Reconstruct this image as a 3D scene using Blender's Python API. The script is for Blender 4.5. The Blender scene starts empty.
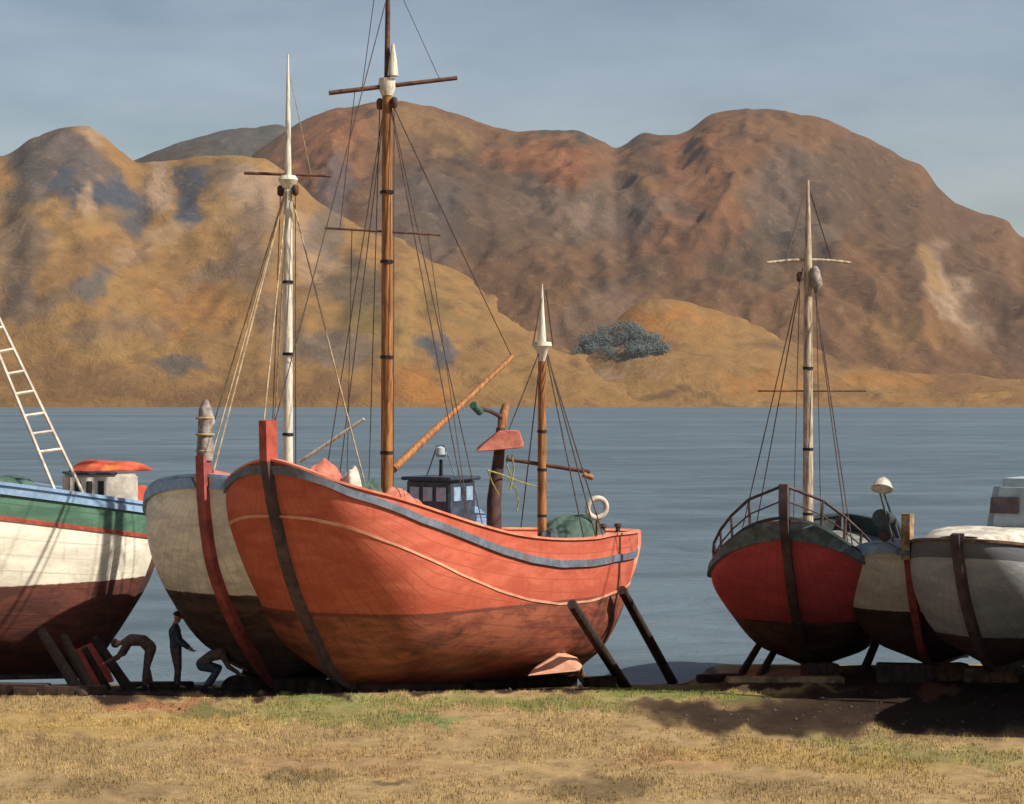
import bpy, bmesh, math, random
import numpy as np
from mathutils import Vector, Matrix
from math import sin, cos, pi, radians, sqrt
random.seed(7); rng = np.random.default_rng(11)
SC = bpy.context.scene
COL = SC.collection
# ------------------------------------------------------------------ camera
FPX = 2000.0; EYE = 6.4; CX, CY = 512.0, 402.0
cam = bpy.data.cameras.new('camera'); camo = bpy.data.objects.new('camera', cam); COL.objects.link(camo)
camo.location = (0, 0, EYE); camo.rotation_euler = (radians(90), 0, 0)
cam.sensor_width = 36; cam.lens = 36 * FPX / 1024; cam.clip_start = 0.5; cam.clip_end = 40000
SC.camera = camo
# ------------------------------------------------------------------ sky and sun
SUN_EL, SUN_AZ = 43.0, 110.0            # azimuth clockwise from +Y (into the picture)
world = bpy.data.worlds.new('World'); SC.world = world; world.use_nodes = True
wn = world.node_tree.nodes; wl = world.node_tree.links; wn.clear()
wo = wn.new('ShaderNodeOutputWorld'); bg = wn.new('ShaderNodeBackground'); bg.inputs[1].default_value = 0.10
sky = wn.new('ShaderNodeTexSky'); sky.sky_type = 'NISHITA'; sky.sun_disc = False
sky.sun_elevation = radians(SUN_EL); sky.sun_rotation = radians(SUN_AZ)
sky.air_density = 1.0; sky.dust_density = 1.2; sky.ozone_density = 2.0; sky.altitude = 0
wtc = wn.new('ShaderNodeTexCoord'); wmp = wn.new('ShaderNodeMapping'); wmp.inputs['Scale'].default_value = (4.0, 4.0, 16.0)
wno = wn.new('ShaderNodeTexNoise'); wno.inputs['Scale'].default_value = 1.6; wno.inputs['Detail'].default_value = 6; wno.inputs['Roughness'].default_value = .6
wcr = wn.new('ShaderNodeValToRGB')
wcr.color_ramp.elements[0].position = .32; wcr.color_ramp.elements[0].color = (.49, .46, .42, 1)
wcr.color_ramp.elements[1].position = .72; wcr.color_ramp.elements[1].color = (.73, .61, .54, 1)
wmx = wn.new('ShaderNodeMix'); wmx.data_type = 'RGBA'; wmx.blend_type = 'MULTIPLY'; wmx.inputs[0].default_value = 1
wl.new(wtc.outputs['Generated'], wmp.inputs[0]); wl.new(wmp.outputs[0], wno.inputs['Vector']); wl.new(wno.outputs[0], wcr.inputs[0])
wl.new(sky.outputs[0], wmx.inputs[6]); wl.new(wcr.outputs[0], wmx.inputs[7]); wl.new(wmx.outputs[2], bg.inputs[0]); wl.new(bg.outputs[0], wo.inputs[0])
sl = bpy.data.lights.new('sun', 'SUN'); sl.energy = 3.5; sl.angle = radians(.6); sl.color = (1, .945, .86)
so = bpy.data.objects.new('sun', sl); COL.objects.link(so)
sd = Vector((sin(radians(SUN_AZ)) * cos(radians(SUN_EL)), cos(radians(SUN_AZ)) * cos(radians(SUN_EL)), sin(radians(SUN_EL))))
so.rotation_euler = sd.to_track_quat('Z', 'Y').to_euler(); so.location = (30, 10, 40)
SC.view_settings.view_transform = 'Standard'; SC.view_settings.look = 'None'; SC.view_settings.gamma = 1
SC.view_settings.exposure = 1.0
SC.view_settings.use_curve_mapping = False
SC.render.engine = 'CYCLES'

# ------------------------------------------------------------------ helpers
def lin(h, g=1.0):
    h = h.lstrip('#'); o = []
    for i in (0, 2, 4):
        v = int(h[i:i+2], 16) / 255
        v = v / 12.92 if v <= .04045 else ((v + .055) / 1.055) ** 2.4
        o.append(min(.85, v * g))
    return tuple(o)
def W(px, py, D):
    return Vector(((px - CX) * D / FPX, D, EYE - (py - CY) * D / FPX))

class Nd:
    """little node-graph helper"""
    def __init__(s, name):
        s.m = bpy.data.materials.new(name); s.m.use_nodes = True
        s.t = s.m.node_tree; s.n = s.t.nodes; s.l = s.t.links
        s.b = s.n['Principled BSDF']
    def inp(s, sock, v):
        if hasattr(v, 'is_output') or isinstance(v, bpy.types.NodeSocket): s.l.new(v, sock)
        else:
            if isinstance(v, (tuple, list)) and len(v) == 3 and sock.type == 'RGBA': v = (*v, 1)
            sock.default_value = v
    def math(s, op, a, b=0.0, c=None):
        n = s.n.new('ShaderNodeMath'); n.operation = op; s.inp(n.inputs[0], a); s.inp(n.inputs[1], b)
        if c is not None: s.inp(n.inputs[2], c)
        return n.outputs[0]
    def mix(s, f, a, b, mode='MIX'):
        n = s.n.new('ShaderNodeMix'); n.data_type = 'RGBA'; n.blend_type = mode
        s.inp(n.inputs[0], f); s.inp(n.inputs[6], a); s.inp(n.inputs[7], b); return n.outputs[2]
    def obj(s): return s.n.new('ShaderNodeTexCoord').outputs['Object']
    def sep(s, v):
        n = s.n.new('ShaderNodeSeparateXYZ'); s.l.new(v, n.inputs[0]); return n.outputs
    def mapg(s, v, sc=(1, 1, 1), rot=(0, 0, 0)):
        n = s.n.new('ShaderNodeMapping'); s.l.new(v, n.inputs[0]); n.inputs['Scale'].default_value = sc; n.inputs['Rotation'].default_value = rot; return n.outputs[0]
    def noise(s, v, scale, detail=5, rough=.6, dist=0.0):
        n = s.n.new('ShaderNodeTexNoise'); s.l.new(v, n.inputs['Vector']); n.inputs['Scale'].default_value = scale
        n.inputs['Detail'].default_value = detail; n.inputs['Roughness'].default_value = rough; n.inputs['Distortion'].default_value = dist
        return n.outputs[0]
    def ramp(s, f, lo, hi):
        n = s.n.new('ShaderNodeMapRange'); n.interpolation_type = 'SMOOTHSTEP'; s.inp(n.inputs[0], f)
        n.inputs[1].default_value = lo; n.inputs[2].default_value = hi; return n.outputs[0]
    def attr(s, name):
        n = s.n.new('ShaderNodeAttribute'); n.attribute_name = name; return n
    def uv(s, name):
        n = s.n.new('ShaderNodeUVMap'); n.uv_map = name; return n.outputs[0]
    def bump(s, h, st, dist=.02):
        n = s.n.new('ShaderNodeBump'); n.inputs['Strength'].default_value = st; n.inputs['Distance'].default_value = dist
        s.inp(n.inputs['Height'], h); s.l.new(n.outputs[0], s.b.inputs['Normal'])
    def done(s, col, rough=.7, spec=.3):
        s.inp(s.b.inputs['Base Color'], col); s.inp(s.b.inputs['Roughness'], rough); s.b.inputs['Specular IOR Level'].default_value = spec
        return s.m

def simple(name, a, b=None, scale=3.0, rough=.75, stretch=(1, 1, 1), bump=.3, bd=.02, lo=.35, hi=.68, spec=.25, dirt=None):
    d = Nd(name); v = d.mapg(d.obj(), stretch)
    if b is None: b = tuple(x * .6 for x in a)
    f = d.noise(v, scale, 6, .65, .4)
    c = d.mix(d.ramp(f, lo, hi), b, a)
    if dirt:
        c = d.mix(d.math('MULTIPLY', d.ramp(d.noise(d.obj(), scale * .45, 5, .7), .5, .72), .75), c, dirt)
    d.bump(d.noise(v, scale * 6, 4, .6), bump, bd)
    return d.done(c, rough, spec)

M = {}
M['mast'] = simple('varnished_spar', lin('#a87440'), lin('#6e452a'), 2.5, .55, (6, 6, .6))
M['mast_white'] = simple('weathered_white_spar', lin('#cfc8b4'), lin('#8f857a'), 3, .6, (5, 5, .8), lo=.3, hi=.55)
M['mast_grey'] = simple('bleached_spar', lin('#c3b399'), lin('#85705c'), 3, .7, (5, 5, .8))
M['yard'] = simple('dark_spar', lin('#6b4a39'), lin('#432e27'), 4, .8)
M['rope'] = simple('tarred_rope', lin('#5b4a42'), lin('#3d322e'), 9, .9, bump=.1)
M['rope_pale'] = simple('pale_rope', lin('#b9a583'), lin('#8d7458'), 5, .9, bump=.1)
M['rope_yellow'] = simple('yellow_green_rope', lin('#a59a55'), lin('#77764a'), 9, .9, bump=.1)
M['dark_wood'] = simple('tarred_timber', lin('#4c3a2f'), lin('#2b211c'), 4, .85, (2, 2, 1), bump=.6)
M['mid_wood'] = simple('old_timber', lin('#80604a'), lin('#4c382e'), 4, .85, bump=.6)
M['pale_wood'] = simple('pale_timber', lin('#a88d66'), lin('#6b543d'), 4, .85, bump=.6)
M['deck'] = simple('scrubbed_deck', lin('#c9a88c'), lin('#a5775e'), 2.2, .8, (3, 1, 1))
M['deck_grey'] = simple('grey_deck', lin('#8f8f84'), lin('#6c6a64'), 2.2, .8)
M['steel'] = simple('slate_paint', lin('#6d7c84'), lin('#4d5960'), 4, .6)
M['blue_paint'] = simple('faded_blue_paint', lin('#8ea8c2'), lin('#7690ac'), 3, .6, dirt=lin('#6d6b68'))
M['dull_blue'] = simple('dull_grey_blue_paint', lin('#6d7680'), lin('#535a62'), 3, .7, dirt=lin('#70594e'))
M['green_paint'] = simple('dull_green_paint', lin('#46685a'), lin('#314b45'), 3, .6)
M['dark_green'] = simple('dark_green_paint', lin('#3d4a47'), lin('#2c3132'), 3, .6)
M['pink_paint'] = simple('sun_bleached_red_paint', lin('#dc8a6c'), lin('#c4664c'), 1.6, .75, (1, 1, 2), dirt=lin('#c4a085'))
M['red_paint'] = simple('red_paint', lin('#a8503f'), lin('#803b31'), 3, .6)
M['stem_red'] = simple('red_stem_paint', lin('#a0504a'), lin('#6e3733'), 2, .65)
M['stem_dark'] = simple('weathered_stem', lin('#5a4744'), lin('#3d3334'), 2.6, .8, dirt=lin('#6d5f55'))
M['stem_brown'] = simple('brown_stem', lin('#5b4038'), lin('#3c2c29'), 2.6, .8)
M['white_paint'] = simple('off_white_paint', lin('#cdc3b2'), lin('#a89e90'), 3, .6)
M['pale_blue'] = simple('pale_blue_paint', lin('#a8b4b4'), lin('#8d9a9d'), 3, .6)
M['orange_cloth'] = simple('orange_red_canvas', lin('#bd5a3c'), lin('#963f30'), 2.5, .85, bump=.5, dirt=lin('#d07a3a'))
M['green_cloth'] = simple('green_canvas', lin('#4c6458'), lin('#36463f'), 3, .85, bump=.5)
M['pink_cloth'] = simple('faded_pink_canvas', lin('#c07a66'), lin('#9a5444'), 3, .85, bump=.5)
M['cream_cloth'] = simple('cream_canvas', lin('#cfc7b4'), lin('#9a9183'), 3, .85, bump=.5)
M['grey_cloth'] = simple('furled_grey_canvas', lin('#a59c92'), lin('#6d625c'), 5, .85, bump=.6)
M['cabin_dark'] = simple('dark_blue_grey_cabin_paint', lin('#3f4a57'), lin('#2b323c'), 4, .5)
M['black_iron'] = simple('black_iron', lin('#2f2c2c'), lin('#211f20'), 6, .6)
M['glass_blue'] = simple('light_blue_window', lin('#8fa5b8'), lin('#71879a'), 3, .15, spec=.6, bump=.02)  # glossy panes with a light blue base colour
M['glass_brown'] = simple('brown_tinted_window', lin('#6f5648'), lin('#4d3c34'), 3, .2, spec=.6, bump=.02)
M['cream_line'] = simple('cream_painted_line', lin('#d2a184'), lin('#be8468'), 2.5, .7)
M['skin'] = simple('skin', lin('#b58468'), lin('#9c6d55'), 8, .6, bump=.05)
M['cloth_dark'] = simple('dark_wool', lin('#54565f'), lin('#3b3d44'), 10, .95)
M['cloth_brown'] = simple('brown_work_cloth', lin('#75594d'), lin('#523f38'), 10, .95)
M['boot'] = simple('rubber_boot', lin('#2f2725'), lin('#231d1c'), 8, .6)
M['hair'] = simple('dark_hair', lin('#33261f'), lin('#241b17'), 20, .8)
M['ginger'] = simple('brown_hair', lin('#6d4a30'), lin('#4a3222'), 20, .8)

class MB:
    def __init__(s): s.v = []; s.f = []; s.mi = []
    def add(s, vs, fs, mi=0):
        o = len(s.v); s.v += [Vector(p) for p in vs]; s.f += [tuple(i + o for i in f) for f in fs]; s.mi += [mi] * len(fs)
    def tube(s, pts, r, n=8, cap=True):
        pts = [Vector(p) for p in pts]; m = len(pts)
        rs = r if isinstance(r, (list, tuple)) else [r] * m
        vs = []; fs = []; up0 = None
        for i, p in enumerate(pts):
            t = (pts[min(i+1, m-1)] - pts[max(i-1, 0)])
            t = t.normalized() if t.length > 1e-9 else Vector((0, 0, 1))
            if up0 is None:
                a = Vector((0, 0, 1)) if abs(t.z) < .9 else Vector((1, 0, 0))
                u = t.cross(a).normalized()
            else:
                u = (up0 - t * up0.dot(t)).normalized()
            up0 = u; w = t.cross(u)
            for k in range(n):
                a = 2 * pi * k / n; vs.append(p + (u * cos(a) + w * sin(a)) * rs[i])
        for i in range(m - 1):
            for k in range(n):
                fs.append((i*n+k, i*n+(k+1) % n, (i+1)*n+(k+1) % n, (i+1)*n+k))
        if cap: fs.append(tuple(range(n-1, -1, -1))); fs.append(tuple((m-1)*n + k for k in range(n)))
        s.add(vs, fs); return s
    def box(s, c, sx, sy, sz, ax=None, ay=None, az=None, taper=1.0):
        c = Vector(c); ax = Vector(ax or (1, 0, 0)); ay = Vector(ay or (0, 1, 0)); az = Vector(az or (0, 0, 1))
        vs = []
        for k in (-1, 1):
            t = taper if k > 0 else 1
            for (i, j) in ((-1, -1), (1, -1), (1, 1), (-1, 1)):
                vs.append(c + ax*(i*sx/2*t) + ay*(j*sy/2*t) + az*(k*sz/2))
        s.add(vs, [(3, 2, 1, 0), (4, 5, 6, 7), (0, 1, 5, 4), (1, 2, 6, 5), (2, 3, 7, 6), (3, 0, 4, 7)]); return s
    def beam(s, a, b, w, h, up=(0, 0, 1), taper=1.0):
        a = Vector(a); b = Vector(b); t = (b - a); L = t.length; t.normalize()
        x = t.cross(Vector(up)).normalized(); y = x.cross(t)
        return s.box((a + b) / 2, w, h, L, x, y, t, taper)
    def build(s, name, mat, parent=None, smooth=True, bevel=0, loc=None, tri=False):
        me = bpy.data.meshes.new(name)
        o0 = Vector(loc) if loc is not None else (parent_world(parent) if parent else Vector((0, 0, 0)))
        me.from_pydata([tuple(p - o0) for p in s.v], [], s.f)
        for m_ in (mat if isinstance(mat, list) else [mat]): me.materials.append(m_)
        me.polygons.foreach_set('material_index', s.mi); me.update()
        bm = bmesh.new(); bm.from_mesh(me); bmesh.ops.recalc_face_normals(bm, faces=bm.faces)
        if bevel:
            es = [e for e in bm.edges if len(e.link_faces) == 2 and e.calc_face_angle(0) > .5]
            bmesh.ops.bevel(bm, geom=es, offset=bevel, segments=2, affect='EDGES', clamp_overlap=True)
        bm.to_mesh(me); bm.free()
        if smooth:
            me.polygons.foreach_set('use_smooth', [True] * len(me.polygons))
            try: me.set_sharp_from_angle(angle=radians(40))
            except Exception: pass
        o = bpy.data.objects.new(name, me); COL.objects.link(o)
        if parent: o.parent = parent
        if loc is not None and not parent: o.location = loc
        return o
WLOC = {}
def parent_world(p):
    v = Vector((0, 0, 0))
    while p is not None: v += p.location; p = p.parent
    return v
def tag(o, label=None, cat=None, group=None, kind=None):
    if label: o['label'] = label
    if cat: o['category'] = cat
    if group: o['group'] = group
    if kind: o['kind'] = kind
    return o
def empty(name, loc, label, cat, group=None):
    o = bpy.data.objects.new(name, None); COL.objects.link(o); o.location = loc; o.empty_display_size = .3
    return tag(o, label, cat, group)
def crom(pts, n=12):
    """Catmull-Rom through points (any dimension)"""
    P = [np.array(p, float) for p in pts]; P = [2*P[0]-P[1]] + P + [2*P[-1]-P[-2]]; out = []
    for i in range(1, len(P)-2):
        for k in range(n):
            t = k / n; a, b, c, d = P[i-1], P[i], P[i+1], P[i+2]
            out.append(.5*((2*b) + (c-a)*t + (2*a-5*b+4*c-d)*t*t + (3*b-a-3*c+d)*t**3))
    out.append(P[-2]); return out
_T = rng.random((256, 256))
def vnoise(x, y):
    x = np.asarray(x, float); y = np.asarray(y, float)
    xi = np.floor(x).astype(int); yi = np.floor(y).astype(int); fx = x - xi; fy = y - yi
    fx = fx*fx*(3-2*fx); fy = fy*fy*(3-2*fy)
    g = lambda a, b: _T[a % 256, b % 256]
    return (g(xi, yi)*(1-fx) + g(xi+1, yi)*fx)*(1-fy) + (g(xi, yi+1)*(1-fx) + g(xi+1, yi+1)*fx)*fy
def fbm(x, y, o=5, r=.5):
    s = 0; a = 1; t = 0
    for k in range(o):
        s = s + a*vnoise(x*2**k + 17.3*k, y*2**k + 9.1*k); t += a; a *= r
    return s / t
def grid_mesh(name, V, nx, ny, mat, cols=None, kind='structure'):
    idx = np.arange(nx*ny).reshape(ny, nx)
    F = np.stack([idx[:-1, :-1], idx[:-1, 1:], idx[1:, 1:], idx[1:, :-1]], -1).reshape(-1, 4)
    me = bpy.data.meshes.new(name); me.from_pydata(V.tolist(), [], F.tolist())
    me.materials.append(mat)
    me.polygons.foreach_set('use_smooth', [True]*len(me.polygons))
    if cols is not None:
        a = me.color_attributes.new('Col', 'FLOAT_COLOR', 'POINT')
        c4 = np.ones((len(V), 4), np.float32); c4[:, :3] = cols; a.data.foreach_set('color', c4.ravel())
    me.update(); o = bpy.data.objects.new(name, me); COL.objects.link(o)
    if kind: o['kind'] = kind
    return o

# ------------------------------------------------------------------ hills across the water
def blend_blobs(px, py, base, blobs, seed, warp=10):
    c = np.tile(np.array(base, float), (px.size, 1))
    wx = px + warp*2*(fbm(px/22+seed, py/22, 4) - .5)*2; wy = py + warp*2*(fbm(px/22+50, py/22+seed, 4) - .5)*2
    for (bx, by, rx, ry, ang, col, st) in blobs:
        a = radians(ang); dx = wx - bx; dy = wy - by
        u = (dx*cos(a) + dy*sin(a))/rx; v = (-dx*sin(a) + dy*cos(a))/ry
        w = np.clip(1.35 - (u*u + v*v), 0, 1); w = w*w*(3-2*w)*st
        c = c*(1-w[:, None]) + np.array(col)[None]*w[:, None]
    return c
G = .53
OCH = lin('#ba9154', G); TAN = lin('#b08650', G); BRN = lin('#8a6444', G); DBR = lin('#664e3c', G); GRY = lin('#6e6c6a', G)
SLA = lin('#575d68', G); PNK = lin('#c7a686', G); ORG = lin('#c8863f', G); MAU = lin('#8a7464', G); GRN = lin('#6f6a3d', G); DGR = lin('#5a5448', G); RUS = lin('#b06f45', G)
def hill_mat(name, bs):
    d = Nd(name); a = d.attr('Col').outputs['Color']; o = d.obj()
    v = d.mapg(o, (1, .5, 1.6), (0, 0, 0))
    n1 = d.noise(v, .010, 9, .74, 1.4); n2 = d.noise(d.mapg(o, (1, 1, 1), (0, .6, .3)), .04, 8, .78, .8); n3 = d.noise(d.mapg(o, (1, .6, 1)), .11, 5, .8)
    c = d.mix(d.math('MULTIPLY', d.ramp(n1, .48, .64), .38), a, lin('#6b5440', G))
    c = d.mix(d.math('MULTIPLY', d.ramp(n2, .52, .64), .28), c, lin('#c3a070', G))
    c = d.mix(d.math('MULTIPLY', d.ramp(n2, .46, .38), .25), c, lin('#55503a', G))
    c = d.mix(d.math('MULTIPLY', d.ramp(n3, .57, .66), .35), c, lin('#4b4534', G))
    d.bump(d.math('ADD', n1, d.math('MULTIPLY', n2, .6)), bs, 26)
    return d.done(c, .95, .05)
HM = hill_mat('moorland_hillside', .55)
HG = []
def hill(name, Yr, Yf, Yb, ridge, base, blobs, seed, amp, nx=520, ny=150, pw=1.0, p0=-500, p1=1520, rough=4):
    rx = [p[0] for p in ridge]; ry = [p[1] for p in ridge]
    dense = crom(ridge, 8); dx = np.array([p[0] for p in dense]); dy = np.array([p[1] for p in dense])
    px = np.concatenate([np.linspace(-1700, p0, 60)[:-1], np.linspace(p0, p1, nx-118), np.linspace(p1, 2750, 60)[1:]]); q = np.concatenate([np.linspace(0, 1, ny-24), np.linspace(1, 2, 25)[1:]])
    PX, Q = np.meshgrid(px, q)
    Y = np.where(Q <= 1, Yf + (Yr-Yf)*Q, Yr + (Yb-Yr)*(Q-1))
    yy = np.interp(PX, dx, dy); yy = yy + (402-yy)*(np.clip((np.abs(PX-CX)-1200)/1000, 0, 1)**1.5)
    yy = yy - rough*(fbm(PX/14+seed, PX*0+seed, 4) - .5)
    H = EYE + (CY - yy)/FPX*Yr
    X = (PX-CX)/FPX*Y
    prof = np.where(Q <= 1, Q**pw, np.clip(1-(Q-1)**1.3*1.02, -.1, 1))
    env = np.where(Q <= 1, np.clip(Q*(1-Q)*4, 0, 1)**.8, np.clip((Q-1)*3, 0, .8))
    r1 = 1-np.abs(2*fbm(X/520+seed+.3*fbm(X/300, Y/300), Y/900+seed, 5)-1)*2.0
    r2 = fbm(X/170+seed*2, Y/260, 5)-.5
    Z = -4 + (H+4)*prof + env*amp*(r1-.35) + env*amp*.6*r2 + np.clip(env*2, 0, 1)*amp*.16*(1-np.abs(2*fbm(X/75+seed, Y/110, 4)-1)*2.2)
    shore = 4*(fbm(PX/30+seed, PX*0, 4)-.5)
    PXp = PX; PYp = CY - (Z-EYE)/Y*FPX
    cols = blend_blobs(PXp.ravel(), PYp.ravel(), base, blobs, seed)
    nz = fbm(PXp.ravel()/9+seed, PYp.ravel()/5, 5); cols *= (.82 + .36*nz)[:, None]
    V = np.stack([X.ravel(), Y.ravel(), Z.ravel()], -1)
    HG.append((V, PXp.ravel(), PYp.ravel()))
    return grid_mesh(name, V, nx, ny, HM, cols)
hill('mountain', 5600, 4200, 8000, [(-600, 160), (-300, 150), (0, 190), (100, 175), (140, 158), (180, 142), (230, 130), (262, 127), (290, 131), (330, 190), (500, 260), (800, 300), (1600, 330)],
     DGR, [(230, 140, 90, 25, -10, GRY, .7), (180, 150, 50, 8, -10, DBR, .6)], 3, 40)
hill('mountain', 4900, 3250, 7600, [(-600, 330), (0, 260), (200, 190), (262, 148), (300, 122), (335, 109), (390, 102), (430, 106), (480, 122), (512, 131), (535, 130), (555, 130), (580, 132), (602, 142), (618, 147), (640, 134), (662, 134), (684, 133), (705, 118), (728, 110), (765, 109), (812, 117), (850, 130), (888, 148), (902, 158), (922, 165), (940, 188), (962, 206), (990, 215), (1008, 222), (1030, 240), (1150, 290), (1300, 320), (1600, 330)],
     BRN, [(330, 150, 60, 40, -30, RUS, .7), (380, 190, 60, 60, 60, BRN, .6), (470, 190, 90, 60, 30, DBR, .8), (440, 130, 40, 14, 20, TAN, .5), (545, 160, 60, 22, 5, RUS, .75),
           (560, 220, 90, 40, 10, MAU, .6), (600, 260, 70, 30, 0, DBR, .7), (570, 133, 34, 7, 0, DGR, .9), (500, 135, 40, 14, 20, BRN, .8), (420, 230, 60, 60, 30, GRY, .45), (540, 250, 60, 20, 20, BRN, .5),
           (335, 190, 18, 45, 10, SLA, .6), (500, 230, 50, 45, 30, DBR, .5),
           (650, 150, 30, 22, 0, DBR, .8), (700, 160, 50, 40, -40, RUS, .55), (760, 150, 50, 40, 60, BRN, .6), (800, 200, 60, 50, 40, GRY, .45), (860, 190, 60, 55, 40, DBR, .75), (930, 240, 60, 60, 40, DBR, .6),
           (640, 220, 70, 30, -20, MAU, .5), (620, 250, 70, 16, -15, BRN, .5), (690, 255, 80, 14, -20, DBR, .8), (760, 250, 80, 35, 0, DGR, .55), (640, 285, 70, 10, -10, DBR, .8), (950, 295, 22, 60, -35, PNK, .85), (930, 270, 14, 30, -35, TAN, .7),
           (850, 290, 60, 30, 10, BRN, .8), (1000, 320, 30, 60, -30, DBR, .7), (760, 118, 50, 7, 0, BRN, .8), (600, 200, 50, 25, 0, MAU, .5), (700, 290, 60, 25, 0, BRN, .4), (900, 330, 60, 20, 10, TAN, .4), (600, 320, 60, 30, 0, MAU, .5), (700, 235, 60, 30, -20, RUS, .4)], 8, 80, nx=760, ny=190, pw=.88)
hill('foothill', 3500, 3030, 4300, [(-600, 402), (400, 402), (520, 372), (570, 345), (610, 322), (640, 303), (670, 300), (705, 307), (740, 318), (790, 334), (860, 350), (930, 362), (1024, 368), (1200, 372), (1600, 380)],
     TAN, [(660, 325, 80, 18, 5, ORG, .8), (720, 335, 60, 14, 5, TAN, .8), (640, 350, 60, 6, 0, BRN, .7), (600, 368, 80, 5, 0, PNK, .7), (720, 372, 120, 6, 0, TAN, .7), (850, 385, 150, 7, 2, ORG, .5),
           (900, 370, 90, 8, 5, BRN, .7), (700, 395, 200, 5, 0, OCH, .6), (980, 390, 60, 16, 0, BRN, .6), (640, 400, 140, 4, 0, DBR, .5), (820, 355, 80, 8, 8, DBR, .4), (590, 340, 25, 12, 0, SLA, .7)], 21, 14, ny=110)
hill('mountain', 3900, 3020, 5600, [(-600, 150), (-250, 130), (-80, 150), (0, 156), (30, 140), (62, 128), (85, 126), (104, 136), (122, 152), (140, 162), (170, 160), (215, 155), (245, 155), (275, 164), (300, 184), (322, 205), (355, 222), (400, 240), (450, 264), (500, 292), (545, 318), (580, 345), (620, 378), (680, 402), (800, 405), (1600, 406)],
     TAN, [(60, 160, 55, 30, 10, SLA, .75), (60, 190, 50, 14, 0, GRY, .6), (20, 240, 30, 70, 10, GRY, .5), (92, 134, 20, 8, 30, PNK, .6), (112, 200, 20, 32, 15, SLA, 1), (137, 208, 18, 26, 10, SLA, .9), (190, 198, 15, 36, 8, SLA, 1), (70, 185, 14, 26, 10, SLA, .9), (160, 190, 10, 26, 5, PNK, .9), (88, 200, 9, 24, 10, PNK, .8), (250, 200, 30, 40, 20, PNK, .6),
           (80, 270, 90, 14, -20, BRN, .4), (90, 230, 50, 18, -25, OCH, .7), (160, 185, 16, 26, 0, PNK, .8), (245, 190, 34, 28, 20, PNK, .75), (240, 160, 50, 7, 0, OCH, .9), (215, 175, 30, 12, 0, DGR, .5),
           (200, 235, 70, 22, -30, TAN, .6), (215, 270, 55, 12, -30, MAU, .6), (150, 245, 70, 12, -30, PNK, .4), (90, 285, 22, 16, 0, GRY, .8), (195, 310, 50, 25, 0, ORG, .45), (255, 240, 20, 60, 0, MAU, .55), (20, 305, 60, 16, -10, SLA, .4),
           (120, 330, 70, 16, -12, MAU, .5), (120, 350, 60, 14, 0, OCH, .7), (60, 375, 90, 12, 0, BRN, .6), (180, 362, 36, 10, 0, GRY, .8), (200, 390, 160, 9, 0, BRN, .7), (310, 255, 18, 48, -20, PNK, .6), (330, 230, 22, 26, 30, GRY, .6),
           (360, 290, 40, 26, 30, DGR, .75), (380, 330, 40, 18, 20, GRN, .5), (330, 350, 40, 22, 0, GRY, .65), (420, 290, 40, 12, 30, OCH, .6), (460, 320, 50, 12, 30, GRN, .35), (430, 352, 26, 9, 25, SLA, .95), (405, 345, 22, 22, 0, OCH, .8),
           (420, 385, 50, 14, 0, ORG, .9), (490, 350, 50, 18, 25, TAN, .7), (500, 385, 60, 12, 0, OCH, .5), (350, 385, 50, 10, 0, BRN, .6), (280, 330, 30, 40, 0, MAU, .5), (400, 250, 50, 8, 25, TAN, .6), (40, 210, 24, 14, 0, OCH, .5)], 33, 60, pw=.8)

# the far wood at the foot of the hills: crowns of many trees that read as one mass
def far_wood():
    mb = MB(); r = random.Random(5)
    V, PXp, PYp = HG[2]
    for (px, py, n, sx, sy) in ((622, 346, 60, 33, 15), (570, 348, 22, 18, 9), (652, 353, 16, 14, 5)):
        for k in range(n):
            u, v = r.uniform(-1, 1), r.uniform(-1, 1); q = px+sx*u; yy = py+sy*v*sqrt(max(0, 1-u*u))
            i = int(np.argmin((PXp-q)**2+(PYp-yy)**2)); c = Vector(V[i]); R = r.uniform(8, 14); c.z += R*.8
            mb.tube([c-Vector((0, 0, R*.9)), c+Vector((0, 0, R*.2))], [R*.09, R*.05], 5)
            for t_ in range(110):
                d = Vector((r.gauss(0, 1), r.gauss(0, 1), r.gauss(0, .8))); d.normalize(); p = c+Vector((d.x, d.y, d.z*.8))*R*r.uniform(.5, 1.0)*(1+.25*sin(5*d.x+3*d.z+k)); a = R*r.uniform(.06, .14)
                vs = []
                for w in ((1, 0, 0), (-1, 0, 0), (0, 1, 0), (0, -1, 0), (0, 0, 1), (0, 0, -1)): vs.append(p+Vector(w)*a*r.uniform(.6, 1.4))
                mb.add(vs, [(0, 2, 4), (2, 1, 4), (1, 3, 4), (3, 0, 4), (2, 0, 5), (1, 2, 5), (3, 1, 5), (0, 3, 5)])
    o = mb.build('far_wood', simple('far_foliage', lin('#87918c', .62), lin('#626d68', .62), .03, .95, bump=.2, bd=3), smooth=False)
    tag(o, 'blue grey clump of trees at the foot of the hills across the water', 'wood', kind='stuff')
far_wood()

# ------------------------------------------------------------------ haze: the faint sea air that softens the far hills
def haze():
    m = bpy.data.materials.new('sea_air'); m.use_nodes = True; n = m.node_tree.nodes; n.clear()
    o = n.new('ShaderNodeOutputMaterial'); v = n.new('ShaderNodeVolumePrincipled'); v.inputs['Color'].default_value = (.86, .90, .95, 1); v.inputs['Density'].default_value = 2.2e-5; v.inputs['Anisotropy'].default_value = .2
    m.node_tree.links.new(v.outputs[0], o.inputs['Volume'])
    b = MB().box((0, 4500, 498), 20000, 9400, 1010).build('haze', m, smooth=False); b['kind'] = 'stuff'; b['label'] = 'thin pale air between the shore and the far hills'
haze()

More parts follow.
